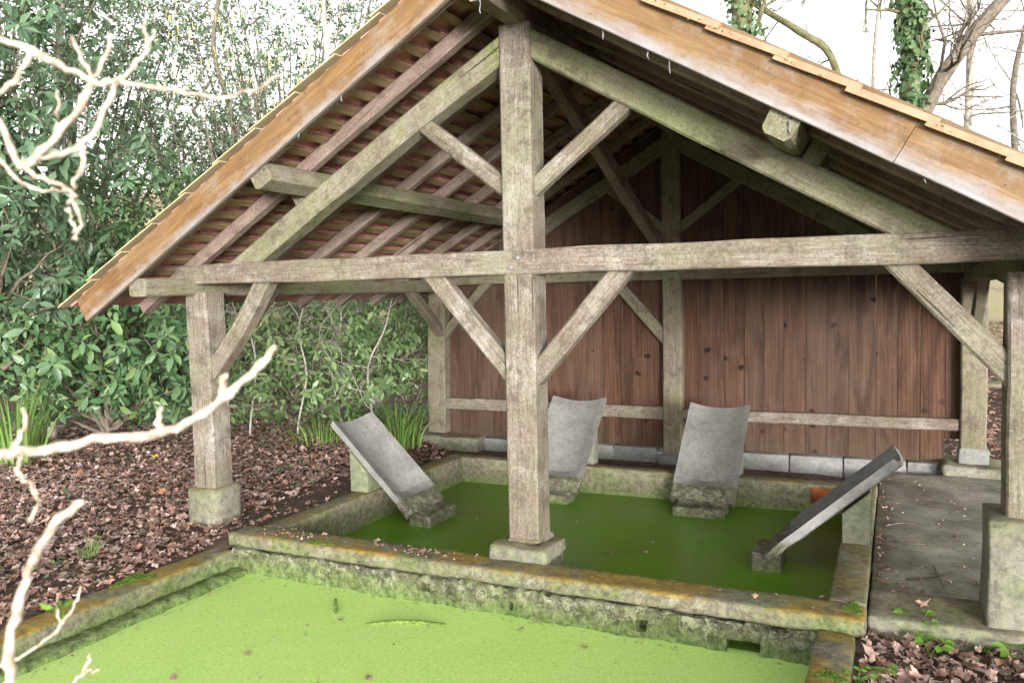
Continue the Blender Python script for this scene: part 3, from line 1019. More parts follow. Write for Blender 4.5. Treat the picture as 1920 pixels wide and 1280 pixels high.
# plank back wall: every plank its own piece
wall = empty('plank_wall', (0, D + 0.12, 0), house)
edges_px = [(842, 0), (863, 0), (892, 0), (922, 0), (951, 0), (990, 0), (1033, 0), (1057.5, 0), (1093, 0), (1129, 0), (1164, 0), (1202.5, 0), (1236, 0), (1259, 0), (1280, 0),
            (1313.7, 0), (1357, 0), (1395.5, 0), (1432, 0), (1469, 0), (1510.6, 0), (1550, 0), (1591, 0), (1642, 0), (1683, 0), (1726, 0), (1773, 0)]
xe = [-2.58] + [at(p, 640, 'Y', D + 0.1).x for p, _ in edges_px[1:]] + [2.545]
for i in range(len(xe) - 1):
    a, b = xe[i] + 0.0006, xe[i + 1] - 0.0006
    z0 = -0.045 + 0.008 * random.uniform(-1, 1) + 0.035 * (a + 2.5) / 5
    if i == len(xe) - 2:
        z0 = 0.20
    yo = D + 0.10 + random.uniform(-0.004, 0.004)
    th2 = 0.024
    xm = (a + b) / 2
    ta, tb = [3.24 - S * abs(x) - 0.01 for x in (a, b)]
    tm = 3.24 - S * abs(xm) - 0.01
    if a < 0 < b:
        prof = [(a, z0), (b, z0), (b, tb), (0, 3.22), (a, ta)]
    else:
        prof = [(a, z0), (b, z0), (b, tb), (a, ta)]
    n_ = len(prof)
    c0 = V(xm, yo, 0)
    ch = 0.0045
    vs_ = []
    for (x, z) in prof:
        vs_.append(V(x + (ch if x < xm else -ch), yo, z) - c0)
    for (x, z) in prof:
        vs_.append(V(x, yo + ch, z) - c0)
    for (x, z) in prof:
        vs_.append(V(x, yo + th2, z) - c0)
    fs = [tuple(range(n_)), tuple(range(3 * n_ - 1, 2 * n_ - 1, -1))]
    for r_ in (0, 1):
        for j in range(n_):
            jj = (j + 1) % n_
            fs.append((r_ * n_ + jj, r_ * n_ + j, (r_ + 1) * n_ + j, (r_ + 1) * n_ + jj))
    link('plank', py_mesh('plank', vs_, fs), M['plank'], wall, Matrix.Translation(c0))

# ---------------------------------------------------------------- roof
roof = empty('roof', (0, 1.8, 1.6), house)
CH = 3.24                                             # underside of the common rafters at the ridge line
EAVE = 3.05


def nr(name, p0, p1, w, h, mat, up, **k):
    global sd
    sd += 1
    return beam(name, p0, p1, w, h, M[mat], roof, up, seed=sd, **k)


raf_y = [-0.375, 0.045, 0.72, 1.24, 1.79, 2.39, 2.97, 3.50, 3.98]
for s in (-1, 1):
    dn, n_ = (SL, NL) if s < 0 else (SR, NR)
    for yy in raf_y:
        a = V(s * 0.02, yy, CH - S * 0.02) + n_ * 0.045
        L = (EAVE - 0.02) / abs(dn.x)
        nr('rafter', a, a + dn * L, 0.085, 0.09, 'oak_rafter', n_, wob=0.007, bow=random.uniform(-0.008, 0.008))
    # battens
    k = 0
    u = 0.07
    while u < L + 0.02:
        c_ = V(0, 0, CH) + dn * u + n_ * 0.1025
        nr('batten', c_ + Y * -0.40, c_ + Y * 4.03, 0.060 + random.uniform(-0.006, 0.006), 0.024, 'batten', n_, wob=0.004, cham=0.002)
        u += 0.145
    # bargeboards front and back, the front one in two lengths on the right
    c_ = V(0, -0.445, CH) + n_ * 0.085
    if s < 0:
        c_ = c_ - n_ * 0.028
        nr('bargeboard', c_ + dn * 0.02, c_ + dn * (L + 0.055), 0.032, 0.172, 'barge', n_, wob=0.002, cham=0.004)
    else:
        c_ = c_ + n_ * 0.018
        nr('bargeboard', c_ + dn * 0.02, c_ + dn * 2.287, 0.032, 0.24, 'barge', n_, wob=0.002, cham=0.004)
        nr('bargeboard', c_ + dn * 2.290, c_ + dn * (L + 0.10), 0.031, 0.24, 'barge', n_, wob=0.002, cham=0.004)
    c_ = V(0, 4.045, CH) + n_ * 0.085
    nr('bargeboard', c_ + dn * 0.02, c_ + dn * (L + 0.10), 0.03, 0.205, 'barge', n_, wob=0.002, cham=0.004)


# tiles: local X across, local Y up the slope, slightly cambered
def tile_data(w, l, t):
    vs_, fs = [], []
    nx = 3
    for zz in (0, 1):
        for j in (0, 1):
            for i in range(nx + 1):
                x = -w / 2 + w * i / nx
                cam_ = 0.006 * (1 - (2 * i / nx - 1) ** 2)
                vs_.append((x, -l / 2 + l * j, cam_ + (t if zz else 0)))
    n1 = nx + 1
    for i in range(nx):
        fs.append((i, i + n1, i + n1 + 1, i + 1))
        o_ = 2 * n1
        fs.append((o_ + i, o_ + i + 1, o_ + i + n1 + 1, o_ + i + n1))
        fs.append((i, i + 1, o_ + i + 1, o_ + i))
        fs.append((n1 + i, o_ + n1 + i, o_ + n1 + i + 1, n1 + i + 1))
    fs.append((0, 2 * n1, 3 * n1, n1))
    fs.append((nx, n1 + nx, 3 * n1 + nx, 2 * n1 + nx))
    return vs_, fs


TW, TL, TT, GA = 0.235, 0.27, 0.014, 0.145
tv, tf = tile_data(TW - 0.004, TL, TT)
tile_me = py_mesh('tile', tv, tf)
tile_me.materials.append(M['tile'])


def tile_mat(s, u, yy, jit=True, l=TL, lift=0.0, tilt=0.085):
    """matrix of the tile whose lower end lies u down the slope"""
    dn, n_ = (SL, NL) if s < 0 else (SR, NR)
    upv = -dn
    yv = (upv * math.cos(tilt) - n_ * math.sin(tilt)).normalized()
    xv = Vector((0, 1, 0)) if s < 0 else Vector((0, -1, 0))
    zv = xv.cross(yv)
    if zv.dot(n_) < 0:
        xv = -xv
        zv = xv.cross(yv)
    j1 = random.uniform(-1, 1) if jit else 0
    base = V(0, yy, CH) + dn * (u - l / 2) + n_ * (0.132 + lift)
    mw = Matrix((xv, yv, zv)).transposed().to_4x4() @ Matrix.Rotation(j1 * 0.012, 4, 'Z') @ Matrix.Rotation(random.uniform(-1, 1) * 0.010, 4, 'Y')
    mw.translation = base + Y * (random.uniform(-0.003, 0.003)) + n_ * random.uniform(0, 0.003) + dn * random.uniform(-0.008, 0.008)
    return mw


rows = int((L + 0.20) / GA)
cols = int(4.6 / TW) + 1
rest_v, rest_f = [], []
single = 0
for s in (-1, 1):
    for c_i in range(cols):
        for r_i in range(rows):
            u = 0.18 + r_i * GA
            yy = -0.444 + TW * (c_i + 0.5) + (TW * 0.5 if r_i % 2 else 0)
            if yy > 4.1:
                continue
            mw = tile_mat(s, u, yy)
            if s < 0 and single < 282:
                link('tile', tile_me, None, roof, mw)
                single += 1
            else:
                b0 = len(rest_v)
                rest_v += [mw @ Vector(v) for v in tv]
                rest_f += [tuple(b0 + i for i in f) for f in tf]
            if r_i % 2 and c_i == 0:                     # half tile that closes the row at the verge
                b0 = len(rest_v)
                mw2 = tile_mat(s, u, -0.444 + TW * 0.25)
                hv = [Vector((v[0] * 0.5, v[1], v[2])) for v in tv]
                rest_v += [mw2 @ v for v in hv]
                rest_f += [tuple(b0 + i for i in f) for f in tf]
tag(link('tile', py_mesh('tile', rest_v, rest_f), M['tile'], roof), kind='stuff')
# verge tiles along the front edge
VL = 0.40
for s in (-1, 1):
    vv, vf = tile_data(0.24, VL, 0.008 if s < 0 else 0.030)
    me = py_mesh('verge_tile', vv, vf)
    me.materials.append(M['verge_pale'] if s < 0 else M['verge'])
    u = 0.30
    while u < L + 0.30:
        mw = tile_mat(s, u, -0.350 if s < 0 else -0.378, l=VL, lift=0.048 if s < 0 else 0.038, tilt=0.05)
        link('verge_tile', me, None, roof, mw)
        u += 0.345
# ridge tiles
bm = bmesh.new()
rv, rf = [], []
for j in range(2):
    for i in range(9):
        a = math.pi * i / 8
        r0 = 0.12 + 0.012 * j
        for rr in (r0, r0 - 0.015):
            rv.append((rr * math.cos(a), -0.21 + 0.42 * j, rr * 0.8 * math.sin(a)))
for i in range(8):
    a, b = 2 * i, 2 * i + 2
    rf += [(a, b, b + 18, a + 18), (a + 1, a + 19, b + 19, b + 1), (a, a + 1, b + 1, b), (a + 18, b + 18, b + 19, a + 19)]
rme = py_mesh('ridge_tile', rv, rf, True)
rme.materials.append(M['tile'])
yy = -0.30
while yy < 4.0:
    link('ridge_tile', rme, None, roof, Matrix.Translation((0, yy, CH + 0.16)))
    yy += 0.37

# ---------------------------------------------------------------- fallen leaves
def lobed_leaves(name, p, yaw, size, tiltx, tilty, curl, mat, parent=None):
    """lobed dead leaves, a fan of 9 rim points each, curled"""
    n = len(p)
    ang = np.array([-90, -48, -38, 2, 22, 58, 90, 122, 158, 178, 218, 228]) * np.pi / 180
    rad = np.array([0.55, 0.50, 0.85, 0.62, 0.95, 0.70, 1.10, 0.70, 0.95, 0.62, 0.85, 0.50]) * 0.5
    m_ = len(ang)
    ra = rad[None, :] * RNG.uniform(0.68, 1.3, (n, m_))
    x = np.cos(ang)[None, :] * ra * size[:, None] * RNG.uniform(0.5, 1.0, (n, 1))
    y = np.sin(ang)[None, :] * ra * size[:, None]
    z = curl[:, None] * (x ** 2 + 0.5 * y ** 2) / size[:, None] + RNG.normal(0, 0.09, (n, m_)) * size[:, None]
    x = np.concatenate([np.zeros((n, 1)), x], 1)
    y = np.concatenate([np.zeros((n, 1)), y], 1)
    z = np.concatenate([np.zeros((n, 1)), z], 1)
    y2 = y * np.cos(tiltx[:, None]) - z * np.sin(tiltx[:, None])
    z2 = y * np.sin(tiltx[:, None]) + z * np.cos(tiltx[:, None])
    x3 = x * np.cos(tilty[:, None]) + z2 * np.sin(tilty[:, None])
    z3 = -x * np.sin(tilty[:, None]) + z2 * np.cos(tilty[:, None])
    X = x3 * np.cos(yaw[:, None]) - y2 * np.sin(yaw[:, None]) + p[:, 0:1]
    Y_ = x3 * np.sin(yaw[:, None]) + y2 * np.cos(yaw[:, None]) + p[:, 1:2]
    Z_ = z3 + p[:, 2:3]
    Vv = np.stack([X, Y_, Z_], -1).reshape(-1, 3)
    b = np.arange(n)[:, None] * (m_ + 1)
    T = []
    for k in range(m_):
        T.append(b + np.array([0, 1 + k, 1 + (k + 1) % m_]))
    me = np_mesh(name, Vv, None, np.concatenate(T), smooth=False)
    return link(name, me, mat, parent)


def litter(name, boxes, sz=(0.05, 0.11), mat='litter'):
    P, S_ = [], []
    for (x0, x1, y0, y1, dens, fn) in boxes:
        n = int((x1 - x0) * (y1 - y0) * dens)
        x = RNG.uniform(x0, x1, n)
        y = RNG.uniform(y0, y1, n)
        if fn is not None:
            k = RNG.uniform(0, 1, n) < fn(x, y)
            x, y = x[k], y[k]
        P.append(np.stack([x, y, gz(x, y) + RNG.uniform(0.004, 0.045, len(x))], 1))
    P = np.concatenate(P)
    n = len(P)
    o = lobed_leaves(name, P, RNG.uniform(0, 6.28, n), RNG.uniform(sz[0], sz[1], n), RNG.normal(0, 0.22, n), RNG.normal(0, 0.22, n), RNG.normal(0.0, 0.8, n), M[mat])
    return o


def left_fn(x, y):
    d = 1 - 0.9 * sm(-2.75, -2.25, x) * sm(-0.3, 0.3, y)         # trodden bare earth beside the curb
    d = d * (0.55 + 0.45 * (np.sin(x * 2.1) * np.cos(y * 2.7) > -0.5))
    return d


def right_fn(x, y):
    return 1 - 0.98 * ((x > 1.87) & (x < 2.65) & (y > -0.17) & (y < 0.25))


litter_l = litter('leaf_litter', [(-9.5, -1.98, 0.0, 5.0, 800, left_fn), (-8.5, -2.15, -3.6, 0.0, 800, left_fn)], (0.035, 0.090))
tag(litter_l, 'thick carpet of brown dead leaves on the ground left of the shelter', 'leaf litter', kind='stuff')
litter_r = litter('leaf_litter', [(1.86, 4.2, -3.4, -0.17, 1000, right_fn)], (0.035, 0.085))
tag(litter_r, 'brown dead leaves heaped on the ground below the threshold at right', 'leaf litter', kind='stuff')
litter_b = litter('leaf_litter', [(2.75, 9.0, 0.5, 12.0, 90, None), (0.5, 2.75, 4.1, 9.0, 90, None)], (0.07, 0.13), 'leaf_pink')
tag(litter_b, 'pale pinkish dead leaves on the ground behind the right posts', 'leaf litter', kind='stuff')
# scraps swept against the curb and onto the apron
n = 150
px = np.concatenate([1.89 + np.abs(RNG.normal(0, 0.05, 80)), RNG.uniform(1.95, 2.7, 70)])
py = np.concatenate([RNG.uniform(0.25, 3.2, 80), RNG.uniform(0.25, 0.75, 50), RNG.uniform(0.6, 3.3, 20)])
o = lobed_leaves('leaf_scraps', np.stack([px, py, np.full(n, -0.066)], 1), RNG.uniform(0, 6.28, n), RNG.uniform(0.015, 0.055, n), RNG.normal(0, 0.25, n), RNG.normal(0, 0.25, n), RNG.normal(0, 1, n), M['litter'])
tag(o, 'scraps of dead leaf scattered on the concrete apron', 'leaf litter', kind='stuff')
n = 130
px, py = RNG.uniform(1.95, 2.9, n), RNG.uniform(0.3, 3.3, n)
o = lobed_leaves('grit', np.stack([px, py, np.full(n, -0.068)], 1), RNG.uniform(0, 6.28, n), RNG.uniform(0.008, 0.022, n), RNG.normal(0, 0.4, n), RNG.normal(0, 0.4, n), RNG.normal(0, 1, n), M['soil_stone'])
tag(o, 'pale grit and bits of bark on the concrete apron', 'grit', kind='stuff')


n = 110
ux = np.concatenate([RNG.normal(-1.60, 0.10, 45), RNG.normal(-0.62, 0.13, 45), RNG.uniform(-1.9, 1.8, 20)])
uy = RNG.uniform(-0.24, -0.10, n)
o = lobed_leaves('leaf_crumbs', np.stack([ux, uy, np.full(n, 0.008)], 1), RNG.uniform(0, 6.28, n), RNG.uniform(0.010, 0.040, n), RNG.normal(0, 0.35, n), RNG.normal(0, 0.35, n), RNG.normal(0, 1, n), M['leaf_pink'])
tag(o, 'crumbled pink leaf bits on the cap between the basins', 'leaf litter', kind='stuff')
n = 170
e_ = RNG.uniform(0, 1, n)
ux = np.where(e_ < 0.5, RNG.uniform(-1.8, 1.6, n), np.where(e_ < 0.75, -1.80 + np.abs(RNG.normal(0, .03, n)), RNG.uniform(-1.8, 1.6, n)))
uy = np.where(e_ < 0.5, -0.345 - np.abs(RNG.normal(0, .03, n)), RNG.uniform(-1.9, -0.4, n))
o = lobed_leaves('floating_bits', np.stack([ux, uy, np.full(n, WZ + 0.004)], 1), RNG.uniform(0, 6.28, n), RNG.uniform(0.006, 0.022, n), RNG.normal(0, 0.2, n), RNG.normal(0, 0.2, n), RNG.normal(0, 1, n), M['litter'])
tag(o, 'tiny dark leaf bits floating on the duckweed along the walls', 'leaf litter', kind='stuff')


n = 60
o = lobed_leaves('floating_bits', np.stack([RNG.uniform(-1.7, 1.6, n), RNG.uniform(0.05, 2.4, n), np.full(n, WZ + 0.004)], 1), RNG.uniform(0, 6.28, n), RNG.uniform(0.006, 0.028, n), RNG.normal(0, 0.2, n), RNG.normal(0, 0.2, n), RNG.normal(0, 1, n), M['leaf_pink'])
tag(o, 'tiny pale leaf flecks floating on the dark water under the roof', 'leaf litter', kind='stuff')


def one_leaf(px_, py_, ax, val, size, mat, label, yaw=None, lift=0.008):
    c = at(px_, py_, ax, val)
    o = lobed_leaves('fallen_leaf', np.array([[0.0, 0.0, 0.0]]), np.array([yaw if yaw is not None else random.uniform(0, 6.28)]), np.array([size]), np.array([random.uniform(-.15, .15)]), np.array([random.uniform(-.15, .15)]), np.array([random.uniform(0.2, 1.2)]), M[mat])
    o.location = c + Vector((0, 0, lift))
    return tag(o, label, 'leaf', 'single fallen leaves')


one_leaf(466, 1226, 'Z', WZ, 0.05, 'leaf_pink', 'small pink dead leaf floating near the left side of the front basin')
one_leaf(325, 1272, 'Z', WZ, 0.06, 'leaf_pink', 'pinkish dead leaf floating at the lower left of the front basin')
one_leaf(690, 1272, 'Z', WZ, 0.07, 'leaf_pink', 'narrow pink dead leaf floating nearest the viewer in the front basin')
one_leaf(1095, 1213, 'Z', WZ, 0.05, 'leaf_pink', 'small dead leaf floating at the right of the front basin')
one_leaf(637, 1163, 'Z', WZ, 0.04, 'leaf_pink', 'tiny rosy leaf floating beside the upright duckweed stick')
one_leaf(978, 1180, 'Z', WZ, 0.06, 'litter', 'dark leaf scrap floating against the mossy wall')
one_leaf(1315, 1020, 'Z', WZ, 0.055, 'leaf_pink', 'pale lobed leaf floating in the dark water between the right slabs')
one_leaf(1210, 1036, 'Z', WZ, 0.05, 'leaf_pink', 'small tan leaf floating in the dark water right of the middle post')
one_leaf(1289, 972, 'Z', WZ, 0.035, 'leaf_pink', 'tiny pale leaf floating in front of the back right slab')
one_leaf(1247, 986, 'Z', WZ, 0.03, 'leaf_pink', 'tiny pale leaf scrap floating left of the back right slab')
one_leaf(608, 1003, 'Z', 0.0, 0.06, 'leaf_pink', 'orange brown leaf lying on the left end of the wall cap')
one_leaf(706, 1018, 'Z', 0.0, 0.07, 'leaf_pink', 'curled pinkish leaf lying on the wall cap, left of the middle')
one_leaf(790, 1036, 'Z', 0.0, 0.08, 'leaf_pink', 'crumbled pink leaf on the wall cap left of the middle post')
one_leaf(820, 1042, 'Z', 0.0, 0.06, 'leaf_pink', 'crumbled pink leaf on the wall cap nearest the middle post')
one_leaf(550, 995, 'Z', 0.0, 0.08, 'leaf_pink', 'withered pink leaf on the wall cap near its left end')
one_leaf(1728, 1136, 'Z', -0.018, 0.09, 'leaf_pink', 'curled purple brown leaf lying on the threshold step')
one_leaf(1541, 1122, 'Z', 0.004, 0.05, 'litter', 'dark leaf on the corner of the basin curb at right')
one_leaf(1558, 1178, 'Z', -0.06, 0.03, 'leaf_pink', 'tiny pink petal-like leaf on the right curb corner')
one_leaf(293, 864, 'Z', -0.03, 0.11, 'leaf_yellow', 'bright yellow leaf lying on the brown litter', lift=0.05)
one_leaf(166, 1019, 'Z', -0.05, 0.09, 'leaf_pink', 'pale orange leaf lying on the litter near the left edge', lift=0.045)


# ---------------------------------------------------------------- sticks
def poly_tube(name, pts, r0, r1, mat, sides=6, parent=None, wob=0.0):
    pts = np.array([list(p) for p in pts], float)
    # resample smoothly (Catmull-Rom)
    P = [pts[0]]
    ext = np.vstack([2 * pts[0] - pts[1], pts, 2 * pts[-1] - pts[-2]])
    for i in range(1, len(ext) - 2):
        for t in (0.25, 0.5, 0.75, 1.0):
            a, b, c, d_ = ext[i - 1], ext[i], ext[i + 1], ext[i + 2]
            P.append(0.5 * ((2 * b) + (-a + c) * t + (2 * a - 5 * b + 4 * c - d_) * t * t + (-a + 3 * b - 3 * c + d_) * t ** 3))
    P = np.array(P)
    if wob:
        P = P + RNG.normal(0, wob, P.shape)
    rad = np.linspace(r0, r1, len(P)) * RNG.uniform(0.92, 1.1, len(P))
    return P, rad


def stick(label, name, pts, r0, r1, mat):
    P, rad = poly_tube(name, pts, r0, r1, mat)
    c = P.mean(0)
    v, q_ = tubes([(P - c, rad)], 6)
    o = link(name, np_mesh(name, v, q_), M[mat], None, Matrix.Translation(Vector(c)))
    return tag(o, label, 'stick')


a, b = at(685, 1168, 'Z', WZ), at(835, 1170, 'Z', WZ)
stick('long stick coated in duckweed floating across the front basin', 'floating_stick', [a - V(0, 0, .012), a.lerp(b, .3) + V(0, 0, .006), a.lerp(b, .6) + V(0, 0.0, .008), b - V(0, 0, .012)], 0.013, 0.016, 'weed_stick')
a, b = at(629, 1123, 'Z', WZ + .03), at(630, 1152, 'Z', WZ)
stick('short stick coated in duckweed poking up in the front basin', 'floating_stick', [b - V(0, 0, .02), b.lerp(a, .5), a], 0.012, 0.009, 'weed_stick')
for k, (p0, p1, p2, lab) in enumerate([((1700, 1085), (1750, 1080), (1800, 1068), 'thin forked twig lying on the front end of the apron'),
                                       ((1750, 1060), (1762, 1085), (1770, 1103), 'short pale twig crossing the litter at the apron edge'),
                                       ((1660, 985), (1690, 980), (1715, 982), 'dark twig lying along the middle of the apron'),
                                       ((1672, 1012), (1690, 1016), (1735, 1020), 'crooked dark twig lying beside the curb on the apron')]):
    stick(lab, 'twig', [at(*p, 'Z', -0.062) for p in (p0, p1, p2)], 0.006, 0.004, 'bark')


# ---------------------------------------------------------------- vegetation
def shoots(centers, radii, n, leaf_n, ln, wd, out=0.6, up=0.35, droop=-0.25, spread=0.85, hollow=0.35, slen=0.25):
    """leafy shoots spread through the volume of ellipsoid clumps"""
    centers, radii = np.asarray(centers, float), np.asarray(radii, float)
    vol = radii.prod(1) ** (2 / 3)
    pick = RNG.choice(len(centers), n, p=vol / vol.sum())
    d = unit(RNG.normal(0, 1, (n, 3)))
    r = (hollow + (1 - hollow) * RNG.uniform(0, 1, n) ** 0.55) * RNG.uniform(0.85, 1.12, n)
    o = centers[pick] + d * radii[pick] * r[:, None]
    sdv = unit(d * out + np.array([0, 0, up]) + RNG.normal(0, 0.45, (n, 3)))
    k = np.arange(leaf_n)
    ga = k * 2.4
    perp = unit(np.cross(sdv, RNG.normal(0, 1, (n, 3))))
    per2 = np.cross(sdv, perp)
    sl = slen * RNG.uniform(0.6, 1.3, n)
    p = o[:, None, :] + sdv[:, None, :] * (sl[:, None] * (k / leaf_n)[None, :])[..., None]
    rad = perp[:, None, :] * np.cos(ga)[None, :, None] + per2[:, None, :] * np.sin(ga)[None, :, None]
    ax = unit(sdv[:, None, :] * (1 - spread) + rad * spread + np.array([0, 0, droop]) + RNG.normal(0, 0.18, (n, leaf_n, 3)))
    nr_ = unit(sdv[:, None, :] + np.array([0, 0, 0.7]) + RNG.normal(0, 0.25, (n, leaf_n, 3)))
    N = n * leaf_n
    lens = ln * RNG.uniform(0.45, 1.3, N) * np.repeat(RNG.uniform(0.7, 1.2, n), leaf_n)
    stems = [(np.stack([o[i] - sdv[i] * 0.15, o[i] + sdv[i] * sl[i]]), [0.006, 0.003]) for i in range(n)]
    return p.reshape(-1, 3), ax.reshape(-1, 3), nr_.reshape(-1, 3), lens, lens * wd, o, stems


def grow(base, tips, r0, wobble=0.12, n=7):
    """a trunk that forks into limbs running to the given tips"""
    base = np.asarray(base, float)
    polys = []
    tips = np.asarray(tips, float)
    fork = base + (tips.mean(0) - base) * 0.35
    t = np.linspace(0, 1, n)[:, None]
    P = base * (1 - t) + fork * t + RNG.normal(0, wobble * 0.25, (n, 3)) * np.sin(np.pi * t)
    polys.append((P, np.linspace(r0, r0 * 0.7, n)))
    for tp in tips:
        s0 = P[RNG.integers(n // 2, n)]
        mid = (s0 + tp) / 2 + RNG.normal(0, wobble, 3)
        tt = np.linspace(0, 1, n)[:, None]
        Q_ = s0 * (1 - tt) ** 2 + 2 * mid * tt * (1 - tt) + tp * tt ** 2 + RNG.normal(0, wobble * 0.12, (n, 3))
        polys.append((Q_, np.linspace(r0 * 0.55, r0 * 0.12, n)))
    return polys


def shrub(name, label, cat, base, clumps, n, leaf_n, ln, wd, leafmat, barkmat='bark', r0=0.05, group=None, ntips=26, **k):
    base = Vector(base)
    root = tag(empty(name, base), label, cat, group)
    cen = np.array([c[:3] for c in clumps])
    rad = np.array([c[3:6] for c in clumps])
    p, ax, nn, l, w, o, st = shoots(cen, rad, n, leaf_n, ln, wd, **k)
    keep = p[:, 2] > gz(p[:, 0], p[:, 1]) + 0.02
    link('crown', leaf_mesh('crown', (p[keep] - np.array(base)), ax[keep], nn[keep], l[keep], w[keep]), M[leafmat], root, Matrix.Translation(base))
    tips = o[RNG.choice(len(o), min(ntips, len(o)), replace=False)]
    polys = grow(base - V(0, 0, 0.1), tips, r0)
    v, q_ = tubes(polys, 6)
    v2, q2 = tubes(st[::2], 4)
    v = np.concatenate([v, v2]) - np.array(base)
    q_ = np.concatenate([q_, q2 + (len(v) - len(v2))])
    link('trunk', np_mesh('trunk', v, q_), M[barkmat], root, Matrix.Translation(base))
    return root


def pxg(px_, py_, d):
    """point on the line of sight at a distance, dropped to the ground"""
    c = at_d(px_, py_, d)
    return V(c.x, c.y, float(gz(c.x, c.y)))


def clump(px_, py_, d, rx, rz=None, ry=None):
    c = at_d(px_, py_, d)
    return (c.x, c.y, c.z, rx, ry or rx, rz or rx)


# near hedge of cherry laurel, left to right
shrub('laurel_shrub', 'tall dark laurel with long drooping leaves at the far left edge', 'shrub', pxg(-60, 760, 8.6),
      [clump(20, 110, 8.6, 0.85, 0.9), clump(-60, 330, 8.4, 0.9, 1.0), clump(110, 260, 9.0, 0.75, 0.8), clump(40, 480, 8.6, 0.8, 0.8), clump(190, 60, 9.6, 0.7, 0.7), clump(-80, -80, 8.8, 1.0, 1.0)],
      440, 11, 0.165, 0.17, 'laurel_dark', r0=0.06, group='evergreen shrubs left of the shelter', droop=-0.45)
shrub('laurel_shrub', 'glossy laurel bush with broad leaves between the iris and the left post', 'shrub', pxg(200, 760, 9.2),
      [clump(110, 640, 9.2, 0.75, 0.7), clump(250, 620, 9.0, 0.8, 0.75), clump(320, 690, 8.9, 0.6, 0.55), clump(180, 700, 8.8, 0.65, 0.45), clump(60, 690, 9.4, 0.6, 0.6)],
      420, 10, 0.15, 0.20, 'laurel', r0=0.05, group='evergreen shrubs left of the shelter')
shrub('laurel_shrub', 'mid green laurel standing behind the left eave of the roof', 'shrub', pxg(330, 740, 10.2),
      [clump(130, 440, 10.0, 0.9, 0.9), clump(260, 420, 10.4, 0.9, 0.9), clump(330, 530, 10.0, 0.8, 0.7), clump(230, 540, 9.9, 0.7, 0.6)],
      420, 10, 0.135, 0.20, 'laurel', r0=0.05, group='evergreen shrubs left of the shelter')
shrub('laurel_shrub', 'light green bush filling the gap between the left and rear posts', 'shrub', pxg(560, 740, 10.0),
      [clump(480, 610, 10.0, 0.75, 0.7), clump(570, 640, 9.9, 0.7, 0.75), clump(660, 600, 10.2, 0.7, 0.7), clump(700, 690, 9.6, 0.5, 0.5), clump(520, 730, 9.5, 0.55, 0.35), clump(630, 730, 9.5, 0.5, 0.35)],
      560, 10, 0.105, 0.21, 'bush', r0=0.04, group='evergreen shrubs left of the shelter')
shrub('laurel_shrub', 'pale leafy bush with loose stems just left of the rear post', 'shrub', pxg(750, 740, 9.9),
      [clump(740, 590, 10.0, 0.55, 0.6), clump(770, 680, 9.8, 0.5, 0.5), clump(810, 560, 10.6, 0.6, 0.6)],
      260, 9, 0.10, 0.22, 'bush', r0=0.035, group='evergreen shrubs left of the shelter')
# holly and mixed evergreens behind, thinner, sky through them
shrub('holly_tree', 'grey green holly with small leaves above the left eave', 'tree', pxg(400, 640, 12.0),
      [clump(330, 300, 12.0, 1.2, 1.0), clump(430, 240, 12.2, 1.0, 0.9), clump(250, 200, 12.2, 1.1, 1.1), clump(420, 330, 11.8, 0.9, 0.8), clump(340, 440, 11.8, 1.0, 0.8)],
      1400, 9, 0.066, 0.30, 'holly', r0=0.09, group='trees behind the shrubs', hollow=0.1, slen=0.3, ntips=30)
shrub('holly_tree', 'thin leafy tree reaching the top edge left of the gable', 'tree', pxg(120, 640, 12.5),
      [clump(100, 110, 12.5, 1.3, 1.2), clump(220, 20, 12.8, 1.2, 1.0), clump(330, 100, 13.0, 1.1, 1.0), clump(170, 330, 12.6, 1.2, 1.1), clump(-40, 20, 12.6, 1.3, 1.2)],
      1150, 9, 0.072, 0.28, 'holly', r0=0.085, group='trees behind the shrubs', hollow=0.1, slen=0.35, ntips=30)
shrub('evergreen_tree', 'dense olive green tree rising right behind the upper left roof edge', 'tree', pxg(560, 640, 14.5),
      [clump(480, 90, 14.5, 1.5, 1.2), clump(600, 60, 14.8, 1.4, 1.2), clump(680, -20, 15.2, 1.4, 1.2), clump(520, 200, 14.2, 1.2, 1.0), clump(400, 20, 14.6, 1.3, 1.1)],
      950, 9, 0.075, 0.28, 'holly', r0=0.07, group='trees behind the shrubs', hollow=0.1, slen=0.4, ntips=30)
# low wood behind everything on the left so that the ground line is closed
shrub('laurel_shrub', 'dark understorey shrub far behind the left post', 'shrub', pxg(450, 640, 15.5),
      [clump(300, 560, 15.5, 1.6, 1.4), clump(520, 560, 15.5, 1.6, 1.4), clump(720, 570, 15.0, 1.5, 1.3), clump(100, 560, 15, 1.6, 1.5), clump(-120, 520, 14, 1.6, 1.6)],
      700, 10, 0.14, 0.24, 'laurel_dark', r0=0.06, group='evergreen shrubs left of the shelter', hollow=0.15)


